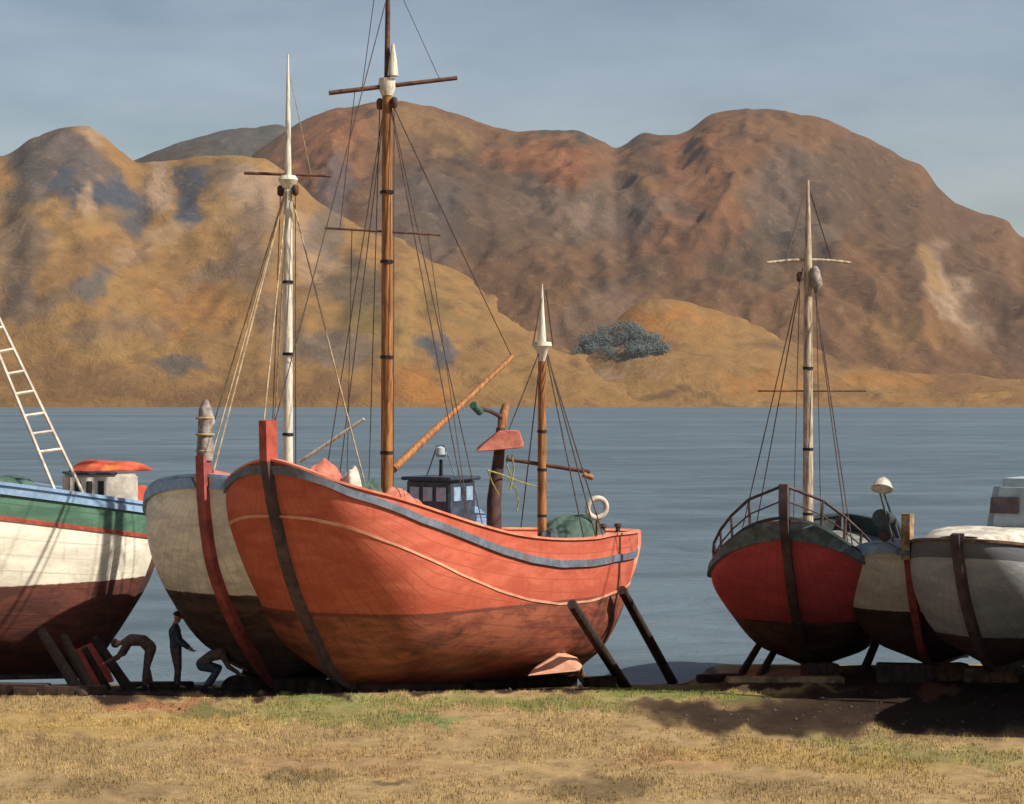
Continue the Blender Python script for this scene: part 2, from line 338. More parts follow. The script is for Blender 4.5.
# ------------------------------------------------------------------ water
WATER_Z = -1.55
def water():
    d = Nd('sea_loch_water'); o = d.obj()
    n1 = d.noise(d.mapg(o, (.5, 1.0, 1)), 1.3, 8, .7, .4); n2 = d.noise(d.mapg(o, (.35, .6, 1)), .16, 8, .72, .8); n3 = d.noise(d.mapg(o, (.3, 1, 1)), .006, 5, .6)
    h = d.math('ADD', d.math('MULTIPLY', n1, .35), n2)
    c = d.mix(d.ramp(n2, .35, .65), lin('#56666d', .72), lin('#72828a', .75))
    c = d.mix(d.math('MULTIPLY', d.ramp(n3, .4, .65), .5), c, lin('#4c5c66', .7))
    d.bump(h, .9, .5)
    d.done(c, d.math('ADD', .34, d.math('MULTIPLY', n3, .2)), .28)
    xs = [-9000, 9000]; ys = [44, 9000]
    me = bpy.data.meshes.new('water'); me.from_pydata([(-9000, 44, WATER_Z), (9000, 44, WATER_Z), (9000, 9000, WATER_Z), (-9000, 9000, WATER_Z)], [], [(0, 1, 2, 3)])
    me.materials.append(d.m); ob = bpy.data.objects.new('water', me); COL.objects.link(ob); ob['kind'] = 'structure'
water()

# ------------------------------------------------------------------ ground
def sm(a, b, x):
    t = np.clip((x-a)/(b-a), 0, 1); return t*t*(3-2*t)
def ground_z(x, y, rough=True):
    x = np.asarray(x, float); y = np.asarray(y, float)
    D0 = 44.0 + 4.2*sm(4.6, 6.4, x)
    z = -np.clip(y-D0, 0, None)*.126
    z = z - .02*np.clip(y-D0-14, 0, None)
    if rough:
        z = z + .10*(fbm(x/1.9+5, y/1.9, 4)-.5) + .035*(fbm(x/.4, y/.4+3, 3)-.5)
    return z
def gz(x, y): return float(ground_z(x, y))
def GP(px, py):
    """point on the (smooth) ground seen at a pixel"""
    lo, hi = 10.0, 80.0
    for _ in range(50):
        m = (lo+hi)/2; p = W(px, py, m)
        if p.z > float(ground_z(p.x, m, False)): lo = m
        else: hi = m
    return W(px, py, lo)
GO = lin('#ab9066', .82); GY = lin('#b09258', .82); GG = lin('#81854c', .8); GB = lin('#8c7350', .8); MUD_SHADE = lin('#403128', .6); MUD_SHADE2 = lin('#4f3e32', .65); GR = lin('#a87252', .75); GDK = lin('#7a664c', .7); PAL = lin('#b9a070', .8)
GBL = [(120, 722, 160, 14, 0, GY, .6), (330, 716, 90, 10, 3, GG, .55), (330, 697, 60, 6, 2, lin('#7f9158', .8), .75), (430, 720, 40, 6, 3, lin('#6f8a50', .8), .6), (150, 703, 60, 5, 3, GR, .75), (210, 712, 40, 4, 2, lin('#6d7048', .8), .7),
       (450, 700, 120, 9, 1, PAL, .6), (600, 720, 90, 12, 4, GO, .6), (660, 694, 90, 10, 0, GG, .95), (400, 704, 200, 7, 1, GG, .6), (560, 706, 80, 8, 2, GG, .6), (930, 760, 120, 10, 3, GG, .5), (740, 692, 60, 8, 0, lin('#7e7f48', .8), .8), (330, 760, 150, 12, 2, GR, .22), (300, 776, 46, 8, 4, GDK, .6), (70, 745, 40, 14, 0, GDK, .3),
       (600, 790, 60, 14, 0, GDK, .7), (680, 760, 80, 10, 0, GR, .3), (820, 760, 160, 14, 4, GY, .5), (900, 745, 120, 8, 4, GG, .45), (500, 760, 90, 10, 0, GO, .4), (90, 790, 90, 14, 0, GDK, .4), (790, 790, 80, 12, 0, GDK, .35), (395, 780, 18, 4, -10, MUD_SHADE2, .6),
       # muddy slip round the boats; right-hand dark patches also paint in cast shadow
       (120, 690, 190, 8.5, 0, MUD_SHADE, 1), (280, 690, 110, 6, 0, MUD_SHADE, 1), (500, 688, 130, 5.5, 0, MUD_SHADE, .95), (20, 684, 120, 12, 0, MUD_SHADE, 1),
       (660, 710, 42, 6, 2, MUD_SHADE, .75), (755, 722, 120, 15, 3, MUD_SHADE, .95), (870, 712, 150, 18, 3, MUD_SHADE, .95), (960, 700, 160, 33, 3, MUD_SHADE, 1), (1100, 710, 200, 36, 3, MUD_SHADE, 1), (860, 682, 170, 11, 0, MUD_SHADE2, 1),
       (560, 676, 200, 6, 0, MUD_SHADE2, .8), (785, 689, 60, 3, 0, lin('#b09a62', .8), .9), (940, 693, 20, 6, 0, GR, .5)]
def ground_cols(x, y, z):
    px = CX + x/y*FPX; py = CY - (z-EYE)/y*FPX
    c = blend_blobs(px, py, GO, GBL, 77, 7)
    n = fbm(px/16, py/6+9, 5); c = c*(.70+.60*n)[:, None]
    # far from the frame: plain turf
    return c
def ground():
    xs = np.concatenate([np.linspace(-400, -22, 30)[:-1], np.linspace(-22, 22, 520), np.linspace(22, 400, 30)[1:]])
    ys = np.concatenate([np.linspace(-60, 28, 20)[:-1], np.linspace(28, 47, 330), np.linspace(47, 75, 140)[1:]])
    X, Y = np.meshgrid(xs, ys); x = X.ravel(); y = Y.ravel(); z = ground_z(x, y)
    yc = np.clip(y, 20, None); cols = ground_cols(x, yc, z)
    d = Nd('turf_mud_and_shade'); a = d.attr('Col').outputs['Color']; o = d.obj()
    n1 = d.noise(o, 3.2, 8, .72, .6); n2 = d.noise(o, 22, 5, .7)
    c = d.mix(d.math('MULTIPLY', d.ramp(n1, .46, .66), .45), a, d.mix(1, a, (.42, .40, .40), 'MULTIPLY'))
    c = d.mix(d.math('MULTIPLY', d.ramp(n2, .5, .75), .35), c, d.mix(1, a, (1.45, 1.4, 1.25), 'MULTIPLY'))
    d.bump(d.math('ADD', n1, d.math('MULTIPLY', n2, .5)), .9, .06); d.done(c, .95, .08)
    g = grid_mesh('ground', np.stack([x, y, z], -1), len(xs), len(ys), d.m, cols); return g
ground()
def grass():
    N = 120000; r = np.random.default_rng(3)
    y = 30.5 + 14.5*r.random(N)**1.0; x = (r.random(N)*2-1)*(y*.262+.5)
    dens = fbm(x/1.1, y/1.1, 4) + .25*fbm(x*3, y*3, 2)
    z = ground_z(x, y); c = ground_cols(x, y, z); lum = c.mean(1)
    keep = (dens > .52) & (lum > .13); x, y, z, c = x[keep], y[keep], z[keep], c[keep]; n = len(x)
    h = (.025 + .06*r.random(n)**2.5)*(.6+dens[keep]*.7); a = r.random(n)*2*pi; w = .006+.006*r.random(n); lx = (r.random(n)-.5)*.05; ly = (r.random(n)-.5)*.05
    V = np.empty((n, 3, 3)); V[:, 0] = np.stack([x-w*np.cos(a), y-w*np.sin(a), z-.01], -1); V[:, 1] = np.stack([x+w*np.cos(a), y+w*np.sin(a), z-.01], -1); V[:, 2] = np.stack([x+lx, y+ly, z+h], -1)
    me = bpy.data.meshes.new('grass'); me.vertices.add(3*n); me.vertices.foreach_set('co', V.ravel()); me.loops.add(3*n); me.loops.foreach_set('vertex_index', np.arange(3*n)); me.polygons.add(n); me.polygons.foreach_set('loop_start', np.arange(n)*3); me.update(calc_edges=True)
    at = me.color_attributes.new('Col', 'FLOAT_COLOR', 'POINT'); cc = np.ones((n, 3, 4), np.float32); jit = (.8+.5*r.random(n))
    cc[:, :, :3] = (c*jit[:, None]*np.array([1.02, 1.04, .9]))[:, None, :]; at.data.foreach_set('color', cc.ravel())
    d = Nd('grass_blades'); d.done(d.attr('Col').outputs['Color'], .9, .05); me.materials.append(d.m)
    o = bpy.data.objects.new('grass', me); COL.objects.link(o); tag(o, 'short dry ochre grass growing over the foreground turf', 'grass', kind='stuff')
grass()

def pebbles():
    r = np.random.default_rng(9); n = 2200
    y = 37.5+14*r.random(n); x = (r.random(n)*2-1)*(y*.262+.5); z = ground_z(x, y)
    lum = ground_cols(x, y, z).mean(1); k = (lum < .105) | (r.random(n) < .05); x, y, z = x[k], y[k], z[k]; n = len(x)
    base = np.array([(1, 0, 0), (0, 1, 0), (-1, 0, 0), (0, -1, 0), (.1, .1, .7), (0, 0, -.6)]); F0 = np.array([(0, 1, 4), (1, 2, 4), (2, 3, 4), (3, 0, 4), (1, 0, 5), (2, 1, 5), (3, 2, 5), (0, 3, 5)])
    sz = .012+.05*r.random(n)**4; V = base[None]*sz[:, None, None]*(.6+.8*r.random((n, 6, 3))); V += np.stack([x, y, z+sz*.2], -1)[:, None]
    F = (F0[None]+6*np.arange(n)[:, None, None]).reshape(-1, 3)
    me = bpy.data.meshes.new('pebbles'); me.from_pydata(V.reshape(-1, 3).tolist(), [], F.tolist()); me.materials.append(simple('wet_stone', lin('#4f453d'), lin('#332b26'), 1.3, .8, bump=.1)); me.update()
    o = bpy.data.objects.new('pebbles', me); COL.objects.link(o); tag(o, 'dark pebbles and clods scattered over the muddy slip round the boats', 'pebbles', kind='stuff')
pebbles()

# ------------------------------------------------------------------ boats
class Boat:
    """local frame: s aft along the centreline, y to port, z up (metres, world z)"""
    def __init__(s, foot, theta):
        s.o = Vector(foot); t = radians(theta); s.a = Vector((sin(t), cos(t), 0)); s.p = Vector((cos(t), -sin(t), 0)); s.k = Vector((0, 0, 1))
    def P(s, q, y, z): return Vector((s.o.x, s.o.y, 0)) + s.a*q + s.p*y + s.k*z
    def hit(s, px, py, y=0.0):
        d = W(px, py, 1.0) - Vector((0, 0, EYE)); o = Vector((0, 0, EYE)) - Vector((s.o.x, s.o.y, 0))
        t = (y - o.dot(s.p))/d.dot(s.p); w = Vector((0, 0, EYE)) + d*t; r = w - Vector((s.o.x, s.o.y, 0))
        return r.dot(s.a), w.z, w
    def at(s, px, py, y=0.0): return s.hit(px, py, y)[2]
    def solve(s, px, py, side, fn, lo, hi, n=400):
        """station s at which the ray meets the surface y = side*fn(s,z)"""
        d = W(px, py, 1.0) - Vector((0, 0, EYE)); o = Vector((0, 0, EYE)) - Vector((s.o.x, s.o.y, 0)); prev = None; sols = []
        for i in range(n+1):
            q = lo + (hi-lo)*i/n; t = (q - o.dot(s.a))/d.dot(s.a); w = o + d*t
            y = w.dot(s.p); z = w.z; e = side*y - fn(q, z)
            if prev is not None and prev[0]*e <= 0:
                f = prev[0]/(prev[0]-e) if prev[0] != e else 0
                sols.append((prev[1]+(q-prev[1])*f, prev[2]+(z-prev[2])*f, prev[3]+(y-prev[3])*f, t))
            prev = (e, q, z, y)
        if not sols: return None
        return min(sols, key=lambda r: r[3])
    def shape(s, prof, B, s1, s2, pb=(2.2, .6), ps=(2.2, .7), keelw=.10, full=(2.3, .64, 3.4, .60), sfull=(1.9, .80)):
        """prof: centreline outline stem top .. keel .. stern top as (s,z)"""
        pr = [tuple(p) for p in crom(prof, 10)]; s.prof = pr
        s.sa, s.sb = prof[0][0], prof[-1][0]; s.B = B; s.s1 = s1; s.s2 = s2; s.pb = pb; s.psn = ps; s.full = full; s.sfull = sfull; s.kw = keelw
        xs = [p[0] for p in pr]; s._px = np.maximum.accumulate(np.array(xs)); s._pz = np.array([p[1] for p in pr])
    def zb(s, q): return float(np.interp(q, s._px, s._pz))
    def b(s, q):
        if q <= s.sa or q >= s.sb: return 0.0
        if q < s.s1: x = (q-s.sa)/(s.s1-s.sa); return s.B*(1-(1-x)**s.pb[0])**s.pb[1]
        if q > s.s2: x = (s.sb-q)/(s.sb-s.s2); return s.B*(1-(1-x)**s.psn[0])**s.psn[1]
        return s.B
    def sheer(s, pts): d = crom(sorted(pts), 8); s._sx = np.array([p[0] for p in d]); s._sz = np.array([p[1] for p in d])
    def zs(s, q): return float(np.interp(q, s._sx, s._sz))
    def endness(s, q):
        L = s.sb-s.sa; x = (q-s.sa)/L; return max(0, 1-x/.34)**1.3 if x < .34 else max(0, (x-.62)/.38)**1.2
    def Y(s, q, z):
        z0, z1 = s.zb(q), s.zs(q)
        if z1 <= z0 + 1e-4: return 0.0
        t = (z-z0)/(z1-z0)
        if t <= 0: return 0.0
        t = min(t, 1.0); e = s.endness(q); en = s.full[:2] if q < (s.sa+s.sb)/2 else s.sfull; n = s.full[2]*(1-e)+en[0]*e; m = s.full[3]*(1-e)+en[1]*e
        y = (1-(1-t)**n)**m
        y *= (.55+.45*float(sm(0, .2, t)))*(1-e)+e
        if q < (s.sa+s.sb)/2: y *= 1+.05*e*4*t*(1-t)+.06*e*max(0, 1-t)*min(1, t*3)
        return s.b(q)*y
    def hull_mesh(s, parent, mat, ns=90, nv=26):
        me = bpy.data.meshes.new('hull'); V = []; F = []; U1 = []; U2 = []
        o0 = parent_world(parent)
        us = [(1-cos(pi*i/ns))/2 for i in range(ns+1)]; L = s.sb-s.sa; s.st = []
        for u in us:
            q = s.sa+.004+(L-.008)*(.55*u+.45*(u))  ; s.st.append(q)
        uv1 = []; uv2 = []
        for side in (1, -1):
            for q in s.st:
                z0, z1 = s.zb(q), s.zs(q); z0 = min(z0, z1-.002)
                for j in range(nv+1):
                    t = (j/nv)**1.25; z = z0+(z1-z0)*t; y = max(s.Y(q, z), s.kw*.8 if s.b(q) > s.kw else s.b(q))
                    V.append(tuple(s.P(q, side*y, z)-o0)); uv1.append((q, z1-z)); uv2.append((q, j/nv*14))
        m = len(s.st)
        for k in range(2):
            off = k*m*(nv+1)
            for i in range(m-1):
                for j in range(nv):
                    a = off+i*(nv+1)+j; f = (a, a+nv+1, a+nv+2, a+1); F.append(f if k else f[::-1])
        me.from_pydata(V, [], F); me.materials.append(mat)
        for nm, uu in (('lines', uv1), ('plank', uv2)):
            L_ = me.uv_layers.new(name=nm)
            for lp in me.loops: L_.data[lp.index].uv = uu[lp.vertex_index]
        me.polygons.foreach_set('use_smooth', [True]*len(me.polygons)); me.update()
        ob = bpy.data.objects.new('hull', me); COL.objects.link(ob); ob.parent = parent
        # solid thickness toward the inside so that the shell is no paper sheet
        return ob
    def inb(s, q, dz, th):
        """half breadth of the inside face dz below the sheer, th thick measured square to the planking"""
        e = .05; dy = (s.b(q+e)-s.b(q-e))/(2*e); nl = sqrt(1+dy*dy)
        return min(s.b(q), s.Y(q, s.zs(q)-dz))-th*min(nl, 4)
    def inner(s, parent, mat_bul, mat_deck, hb=.55, th=.1):
        mb = MB(); st = [q for q in s.st if s.inb(q, hb+.1, th) > .06 and s.zs(q)-hb-.2 > s.zb(q)]; n = len(st)
        for side in (1, -1):
            vs = []; fs = []
            for q in st:
                b = s.b(q); z1 = s.zs(q)
                vs += [s.P(q, side*(b-.005), z1-.002), s.P(q, side*s.inb(q, 0, th), z1-.002), s.P(q, side*s.inb(q, hb*.5, th), z1-hb*.5), s.P(q, side*s.inb(q, hb, th), z1-hb)]
            for i in range(n-1):
                for j in range(3): fs.append((i*4+j, (i+1)*4+j, (i+1)*4+j+1, i*4+j+1))
            mb.add(vs, fs)
        mb.build('bulwark', mat_bul, parent)
        mb = MB(); vs = []; fs = []
        for q in st:
            b = s.inb(q, hb, th)+.005; z = s.zs(q)-hb+.01
            for y in (-1, -.5, 0, .5, 1): vs.append(s.P(q, b*y, z+.05*(1-y*y)))
        for i in range(n-1):
            for j in range(4): fs.append((i*5+j, i*5+j+1, (i+1)*5+j+1, (i+1)*5+j))
        mb.add(vs, fs); mb.build('deck', mat_deck, parent)
    def strip(s, name, parent, mat, zf, h, out, s0=None, s1=None, inn=.03, both=True, sides=(1, -1)):
        """moulding that follows the skin at height zf(s); h tall, standing proud by out"""
        s0 = s.sa+.02 if s0 is None else s0; s1 = s.sb-.02 if s1 is None else s1; mb = MB()
        st = [q for q in s.st if s0 < q < s1]
        if st[0] > s0: st = [s0] + st
        if st[-1] < s1: st = st + [s1]
        for side in sides:
            vs = []; fs = []; pts = []
            for i, q in enumerate(st):
                q0 = st[max(i-1, 0)]; q1 = st[min(i+1, len(st)-1)]
                z = zf(q); z = min(z, s.zs(q)+h); y = s.Y(q, min(z, s.zs(q)))
                dy = (s.Y(q1, zf(q1))-s.Y(q0, zf(q0)))/max(1e-6, q1-q0); nl = sqrt(1+dy*dy); na = -dy/nl; nb = 1/nl
                for (o_, zz) in ((-inn, -h/2), (out, -h/2), (out*1.0, h/2), (-inn, h/2)):
                    yz = s.Y(q, min(z+zz, s.zs(q)))
                    vs.append(s.P(q+na*o_, side*max(yz+nb*o_, .0), z+zz))
            for i in range(len(st)-1):
                for j in range(4): fs.append((i*4+j, i*4+(j+1) % 4, (i+1)*4+(j+1) % 4, (i+1)*4+j))
            fs += [(0, 1, 2, 3), tuple(4*(len(st)-1)+j for j in (3, 2, 1, 0))]
            mb.add(vs, fs)
        return mb.build(name, mat, parent, smooth=True)
    def rail(s, parent, mat, w=.2, h=.08, name='rail'):
        mb = MB(); st = [q for q in s.st if s.b(q) > .03]
        for side in (1, -1):
            vs = []; fs = []
            for i, q in enumerate(st):
                q0 = st[max(i-1, 0)]; q1 = st[min(i+1, len(st)-1)]
                dy = (s.b(q1)-s.b(q0))/max(1e-6, q1-q0); nl = sqrt(1+dy*dy); na = -dy/nl; nb = 1/nl
                for (o_, zz) in ((.05, 0), (.05, h), (.05-w, h), (.05-w, 0)):
                    vs.append(s.P(q+na*o_, side*max(s.b(q)+nb*o_, .02), s.zs(q)+zz))
            for i in range(len(st)-1):
                for j in range(4): fs.append((i*4+j, i*4+(j+1) % 4, (i+1)*4+(j+1) % 4, (i+1)*4+j))
            fs += [(0, 1, 2, 3), tuple(4*(len(st)-1)+j for j in (3, 2, 1, 0))]
            mb.add(vs, fs)
        return mb.build(name, mat, parent)
    def backbone(s, name, pts, parent, mat, w=.2, out=.14, inn=.12, bevel=.02):
        """timber along the centreline outline (stem, keel, stern post)"""
        pts = crom(pts, 8); mb = MB(); vs = []; fs = []; n = len(pts)
        for i, p in enumerate(pts):
            a = pts[max(i-1, 0)]; b = pts[min(i+1, n-1)]; t = np.array([b[0]-a[0], b[1]-a[1]]); t = t/np.linalg.norm(t); nn = np.array([t[1], -t[0]])  # outward for stem->keel direction
            for (o_, y) in ((-inn, -w/2), (out, -w*.36), (out, w*.36), (-inn, w/2)):
                q = p[0]-nn[0]*-o_*1.0; z = p[1]+nn[1]*o_
                vs.append(s.P(p[0]+nn[0]*o_, y, p[1]+nn[1]*o_))
        for i in range(n-1):
            for j in range(4): fs.append((i*4+j, i*4+(j+1) % 4, (i+1)*4+(j+1) % 4, (i+1)*4+j))
        fs += [(0, 1, 2, 3), tuple(4*(n-1)+j for j in (3, 2, 1, 0))]
        mb.add(vs, fs); return mb.build(name, mat, parent)

def hull_mat(name, top, top2, bottom, bottom2, wl, slope=0.0, bands=(), patch=None, boot=None, dirt=None):
    """top/bottom paint divided at height wl (object z) + slope*s; bands: (d0,d1,colour) measured down from the sheer"""
    d = Nd(name); o = d.obj(); uv = d.sep(d.uv('lines')); z = d.sep(o)[2]; pl = d.sep(d.uv('plank'))[1]
    st = d.mapg(o, (.6, .6, 2.0)); n1 = d.noise(st, 1.1, 7, .68, .5); n2 = d.noise(o, 7, 5, .7)
    c = d.mix(d.ramp(n1, .38, .64), top2, top)
    if dirt: c = d.mix(d.math('MULTIPLY', d.ramp(d.noise(d.mapg(o, (1, 1, .5)), 1.7, 7, .75, .8), .55, .74), .6), c, dirt)
    c = d.mix(d.math('MULTIPLY', d.ramp(n2, .52, .75), .18), c, d.mix(1, c, (.5, .48, .46), 'MULTIPLY'))
    cb = d.mix(d.ramp(d.noise(st, 1.6, 7, .7, .6), .40, .62), bottom2, bottom)
    if patch: cb = d.mix(d.math('MULTIPLY', d.ramp(d.noise(d.mapg(o, (.5, .5, 1.3)), .8, 5, .6), .47, .62), .85), cb, patch)
    zz = d.math('SUBTRACT', d.math('SUBTRACT', z, wl), d.math('MULTIPLY', uv[0], slope))
    zz = d.math('ADD', zz, d.math('MULTIPLY', d.math('SUBTRACT', n2, .5), .09))
    if boot: c = d.mix(d.math('MULTIPLY', d.ramp(zz, .10, .07), .8), c, boot)
    c = d.mix(d.ramp(zz, .015, -.015), c, cb)
    for (d0, d1, col, col2) in bands:
        v = d.math('ADD', uv[1], d.math('MULTIPLY', d.math('SUBTRACT', n2, .5), .03))
        m = d.math('MULTIPLY', d.math('GREATER_THAN', v, d0), d.math('LESS_THAN', v, d1))
        c = d.mix(m, c, d.mix(d.ramp(n1, .38, .64), col2, col))
    fr = d.math('FRACT', pl); seam = d.math('MINIMUM', d.math('MULTIPLY', d.math('MINIMUM', fr, d.math('SUBTRACT', 1, fr)), 14), 1.0)
    c = d.mix(d.math('MULTIPLY', d.math('SUBTRACT', 1, seam), d.math('MULTIPLY', d.ramp(n1, .35, .6), .6)), c, d.mix(1, c, (.42, .38, .38), 'MULTIPLY'))
    run = d.noise(d.mapg(o, (5, 5, .35)), 1.6, 6, .75)
    c = d.mix(d.math('MULTIPLY', d.ramp(run, .56, .66), .35), c, d.mix(1, c, (.55, .46, .42), 'MULTIPLY'))
    chip = d.noise(d.mapg(o, (1, 1, 1.6)), 9, 6, .8)
    c = d.mix(d.math('MULTIPLY', d.ramp(chip, .635, .65), .55), c, lin('#a08c78'))
    d.bump(d.math('ADD', d.math('MULTIPLY', seam, .2), d.noise(st, 3, 5, .7)), .4, .02)
    return d.done(c, .62, .25)

def spar(name, a, b, r0, r1, mat, parent, n=10, bend=0):
    a = Vector(a); b = Vector(b); pts = []; rs = []
    for i in range(9):
        t = i/8; pts.append(a.lerp(b, t)+Vector((0, 0, -bend*4*t*(1-t)))); rs.append(r0+(r1-r0)*t)
    return MB().tube(pts, rs, n).build(name, mat, parent)
def rope(a, b, parent, mat=None, r=.018, sag=.06, name='rope'):
    a = Vector(a); b = Vector(b); k = sag*(a-b).length*.12
    pts = [a.lerp(b, i/10)-Vector((0, 0, k*4*(i/10)*(1-i/10))) for i in range(11)]
    return MB().tube(pts, r, 5).build(name, mat or M['rope'], parent)
def heap(name, c, rx, ry, h, ang, mat, label, cat, seed=1, parent=None, group=None, sq=2.0):
    """a cloth thrown over something / crumpled canvas, closed underneath"""
    mb = MB(); n, m = 30, 80; vs = []; fs = []; c = Vector(c); a0 = radians(ang); r = random.Random(seed); ph = [r.uniform(0, 6.28) for _ in range(6)]
    for i in range(n):
        t = i/(n-1)
        for j in range(m):
            a = 2*pi*j/m; k = 1+.10*sin(3*a+ph[0])+.07*sin(7*a+ph[1])
            x = rx*t*k*cos(a); y = ry*t*k*sin(a)
            z = h*(1-t**(sq*1.5))**.7*(.86+.22*t*sin(2*a+ph[2]+3*t)+.06*t*sin(5*a+ph[3]-4*t)+.10*sin(3.1*x/rx+ph[5])*cos(2.7*y/ry+ph[1])+.02*sin(9*x/rx+2*sin(3*y/ry+ph[0])))+.012*h*sin(13*a+ph[4])*t
            vs.append(c+Vector((x*cos(a0)-y*sin(a0), x*sin(a0)+y*cos(a0), max(z, 0))))
    for i in range(n-1):
        for j in range(m): fs.append((i*m+j, i*m+(j+1) % m, (i+1)*m+(j+1) % m, (i+1)*m+j))
    fs.append(tuple((n-1)*m+j for j in range(m)))
    mb.add(vs, fs)
    o = mb.build(name, mat, parent, loc=None if parent else c)
    at_ = o.data.attributes.get('sharp_edge')
    if at_: o.data.attributes.remove(at_)
    if not parent: tag(o, label, cat, group)
    return o
def block(name, c, sx, sy, sz, ang, mat, label, cat, group=None, bevel=.02, parent=None, taper=1):
    a = radians(ang); o = MB().box(c, sx, sy, sz, (cos(a), sin(a), 0), (-sin(a), cos(a), 0), (0, 0, 1), taper).build(name, mat, parent, bevel=bevel, loc=None if parent else Vector(c)-Vector((0, 0, sz/2)))
    if not parent: tag(o, label, cat, group)
    return o

# ================================================================== BOAT: the orange red ketch
bt = Boat(W(343, 690, 44.6), 31)
bt.o.z = 0
R = empty('fishing_boat', (bt.o.x, bt.o.y, 0), 'large orange red wooden ketch with a tall brown mast and grey blue rubbing strake', 'boat')
pc = [bt.hit(*p)[:2] for p in ((268, 458), (272, 490), (279, 525), (287, 560), (300, 600), (318, 640), (334, 672), (352, 684), (430, 684), (520, 682), (572, 674), (590, 640), (610, 605), (628, 575), (636, 548))]
# enforce a sane keel
bt.shape(pc, 2.55, pc[0][0]+4.2, pc[-1][0]-7.0, pb=(3.2, .52), ps=(1.55, .95), sfull=(1.2, 1.2))
def railpt(b, px, py, y):
    """point on the rail (or deck) below a pixel, so that a rope really ends on the boat"""
    sg = 1 if y > 0 else -1; yy = y
    if abs(y) < .6:
        q = min(max(b.hit(px, py, y)[0], b.sa+.1), b.sb-.2); return b.P(q, y if b.b(q) > abs(y)+.2 else 0, b.zs(q)-.45)
    for _ in range(12):
        q = min(max(b.hit(px, py, yy)[0], b.sa+.3), b.sb-.3); yy = .5*yy+.5*sg*b.b(q)
    return b.P(q, sg*(b.b(q)-.03), b.zs(q)+.03)
def solve_sheer(bt, pxs, side=1):
    out = []
    for p in pxs:
        r = bt.solve(p[0], p[1], side, lambda q, z: bt.b(q), bt.sa, bt.sb)
        if r: out.append((r[0], r[1]))
    return out
sh = solve_sheer(bt, ((285, 464), (300, 469), (330, 480), (360, 489), (390, 497), (440, 513), (480, 526), (520, 536), (560, 540), (595, 539), (618, 535)))
bt.sheer([(bt.sa-.05, pc[0][1]+.02)]+sh+[(bt.sb, bt.hit(634, 531)[1]), (bt.sb+.3, bt.hit(634, 531)[1])])
print('MAIN prof', [(round(a, 2), round(b, 2)) for a, b in pc]); print('MAIN sheer', [(round(a, 2), round(b, 2)) for a, b in sh])
HMT = hull_mat('orange_red_hull_paint', lin('#bd634a'), lin('#a84f3a'), lin('#a05c44'), lin('#7c4434'), 1.72, -.03, patch=lin('#46302a'), boot=lin('#5b3a33'), dirt=lin('#b56a4e'))
bt.hull_mesh(R, HMT)
bt.inner(R, M['pink_paint'], M['deck'], .5)
def zline(bt, pxs, side=1):
    o = []
    for p in pxs:
        r = bt.solve(p[0], p[1], side, lambda q, z: bt.Y(q, z), bt.sa, bt.sb)
        if r: o.append((r[0], r[1]))
    return sorted(o)
zr = zline(bt, ((283, 470), (300, 474), (350, 493), (420, 519), (460, 534), (500, 550), (530, 559), (560, 564), (590, 563), (615, 558)))
print('rub', zr)
zrx = [bt.sa]+[a for a, _ in zr]+[bt.sb]; zrz = [zr[0][1]]+[b for _, b in zr]+[bt.hit(636, 550)[1]]
bt.strip('rubbing_strake', R, M['dull_blue'], lambda q: float(np.interp(q, zrx, zrz)), .17, .06)
zc = zline(bt, ((300, 517), (330, 523), (380, 539), (420, 555), (460, 574), (500, 591), (530, 600), (560, 604), (590, 601), (610, 594)))
print('cream', zc)
zcx = [bt.sa]+[a for a, _ in zc]+[bt.sb]; zcz = [zc[0][1]]+[b for _, b in zc]+[zc[-1][1]+.05]
bt.strip('moulding', R, M['cream_line'], lambda q: float(np.interp(q, zcx, zcz)), .055, .02, s0=bt.sa+.25, s1=bt.sb-.3)
bt.rail(R, M['pink_paint'], .2, .05)
bt.backbone('stem', pc[:8], R, M['stem_dark'], .26, .16, .12)
bt.backbone('stem_head', [(pc[0][0]-.03, pc[0][1]+.80), (pc[0][0]+.0, pc[0][1]-.06)], R, M['red_paint'], .27, .165, .16)
bt.backbone('keel', pc[7:11], R, M['stem_dark'], .24, .14, .12)
bt.backbone('stern_post', pc[10:]+[(pc[-1][0]+.05, pc[-1][1]+.5)], R, M['pink_paint'], .2, .12, .12)
def dk(b, q, hb=.5): return b.zs(q)-hb+.06
s_m = bt.hit(387, 470)[0]; top = bt.hit(388, -40); mb_ = bt.P(s_m, 0, dk(bt, s_m))
yz = bt.hit(388, 84)[1]
o = MB().tube([mb_, bt.P(s_m, 0, 6.5), bt.P(s_m, 0, yz+.1)], [.15, .14, .11], 14).build('mast', M['mast'], R)
MB().tube([bt.P(s_m, 0, yz-.3), bt.P(s_m+.02, .02, top[1])], [.075, .05], 10).build('topmast', M['yard'], R)
MB().tube([bt.P(s_m, 0, yz-.28), bt.P(s_m, 0, yz-.1), bt.P(s_m, 0, yz+.12)], [.13, .2, .19], 14).build('mast_cap', M['mast_white'], R)
c0 = bt.P(s_m, 0, yz); 
def xpt(px, py, D): return W(px, py, D)
Dm = c0.y
spar('yard', xpt(329, 93, Dm-.3), xpt(457, 78, Dm+.3), .055, .05, M['yard'], R)
spar('yard', xpt(325, 228, Dm-.2), xpt(440, 235, Dm+.2), .028, .024, M['yard'], R)
MB().tube([xpt(393, 76, Dm-.1), xpt(393, 60, Dm-.1), xpt(393, 44, Dm-.1)], [.13, .09, .03], 10).build('masthead_light', M['mast_white'], R)
sp = spar('boom', bt.P(s_m+.25, 0, bt.hit(396, 469)[1]), bt.at(512, 357), .10, .065, M['mast'], R)
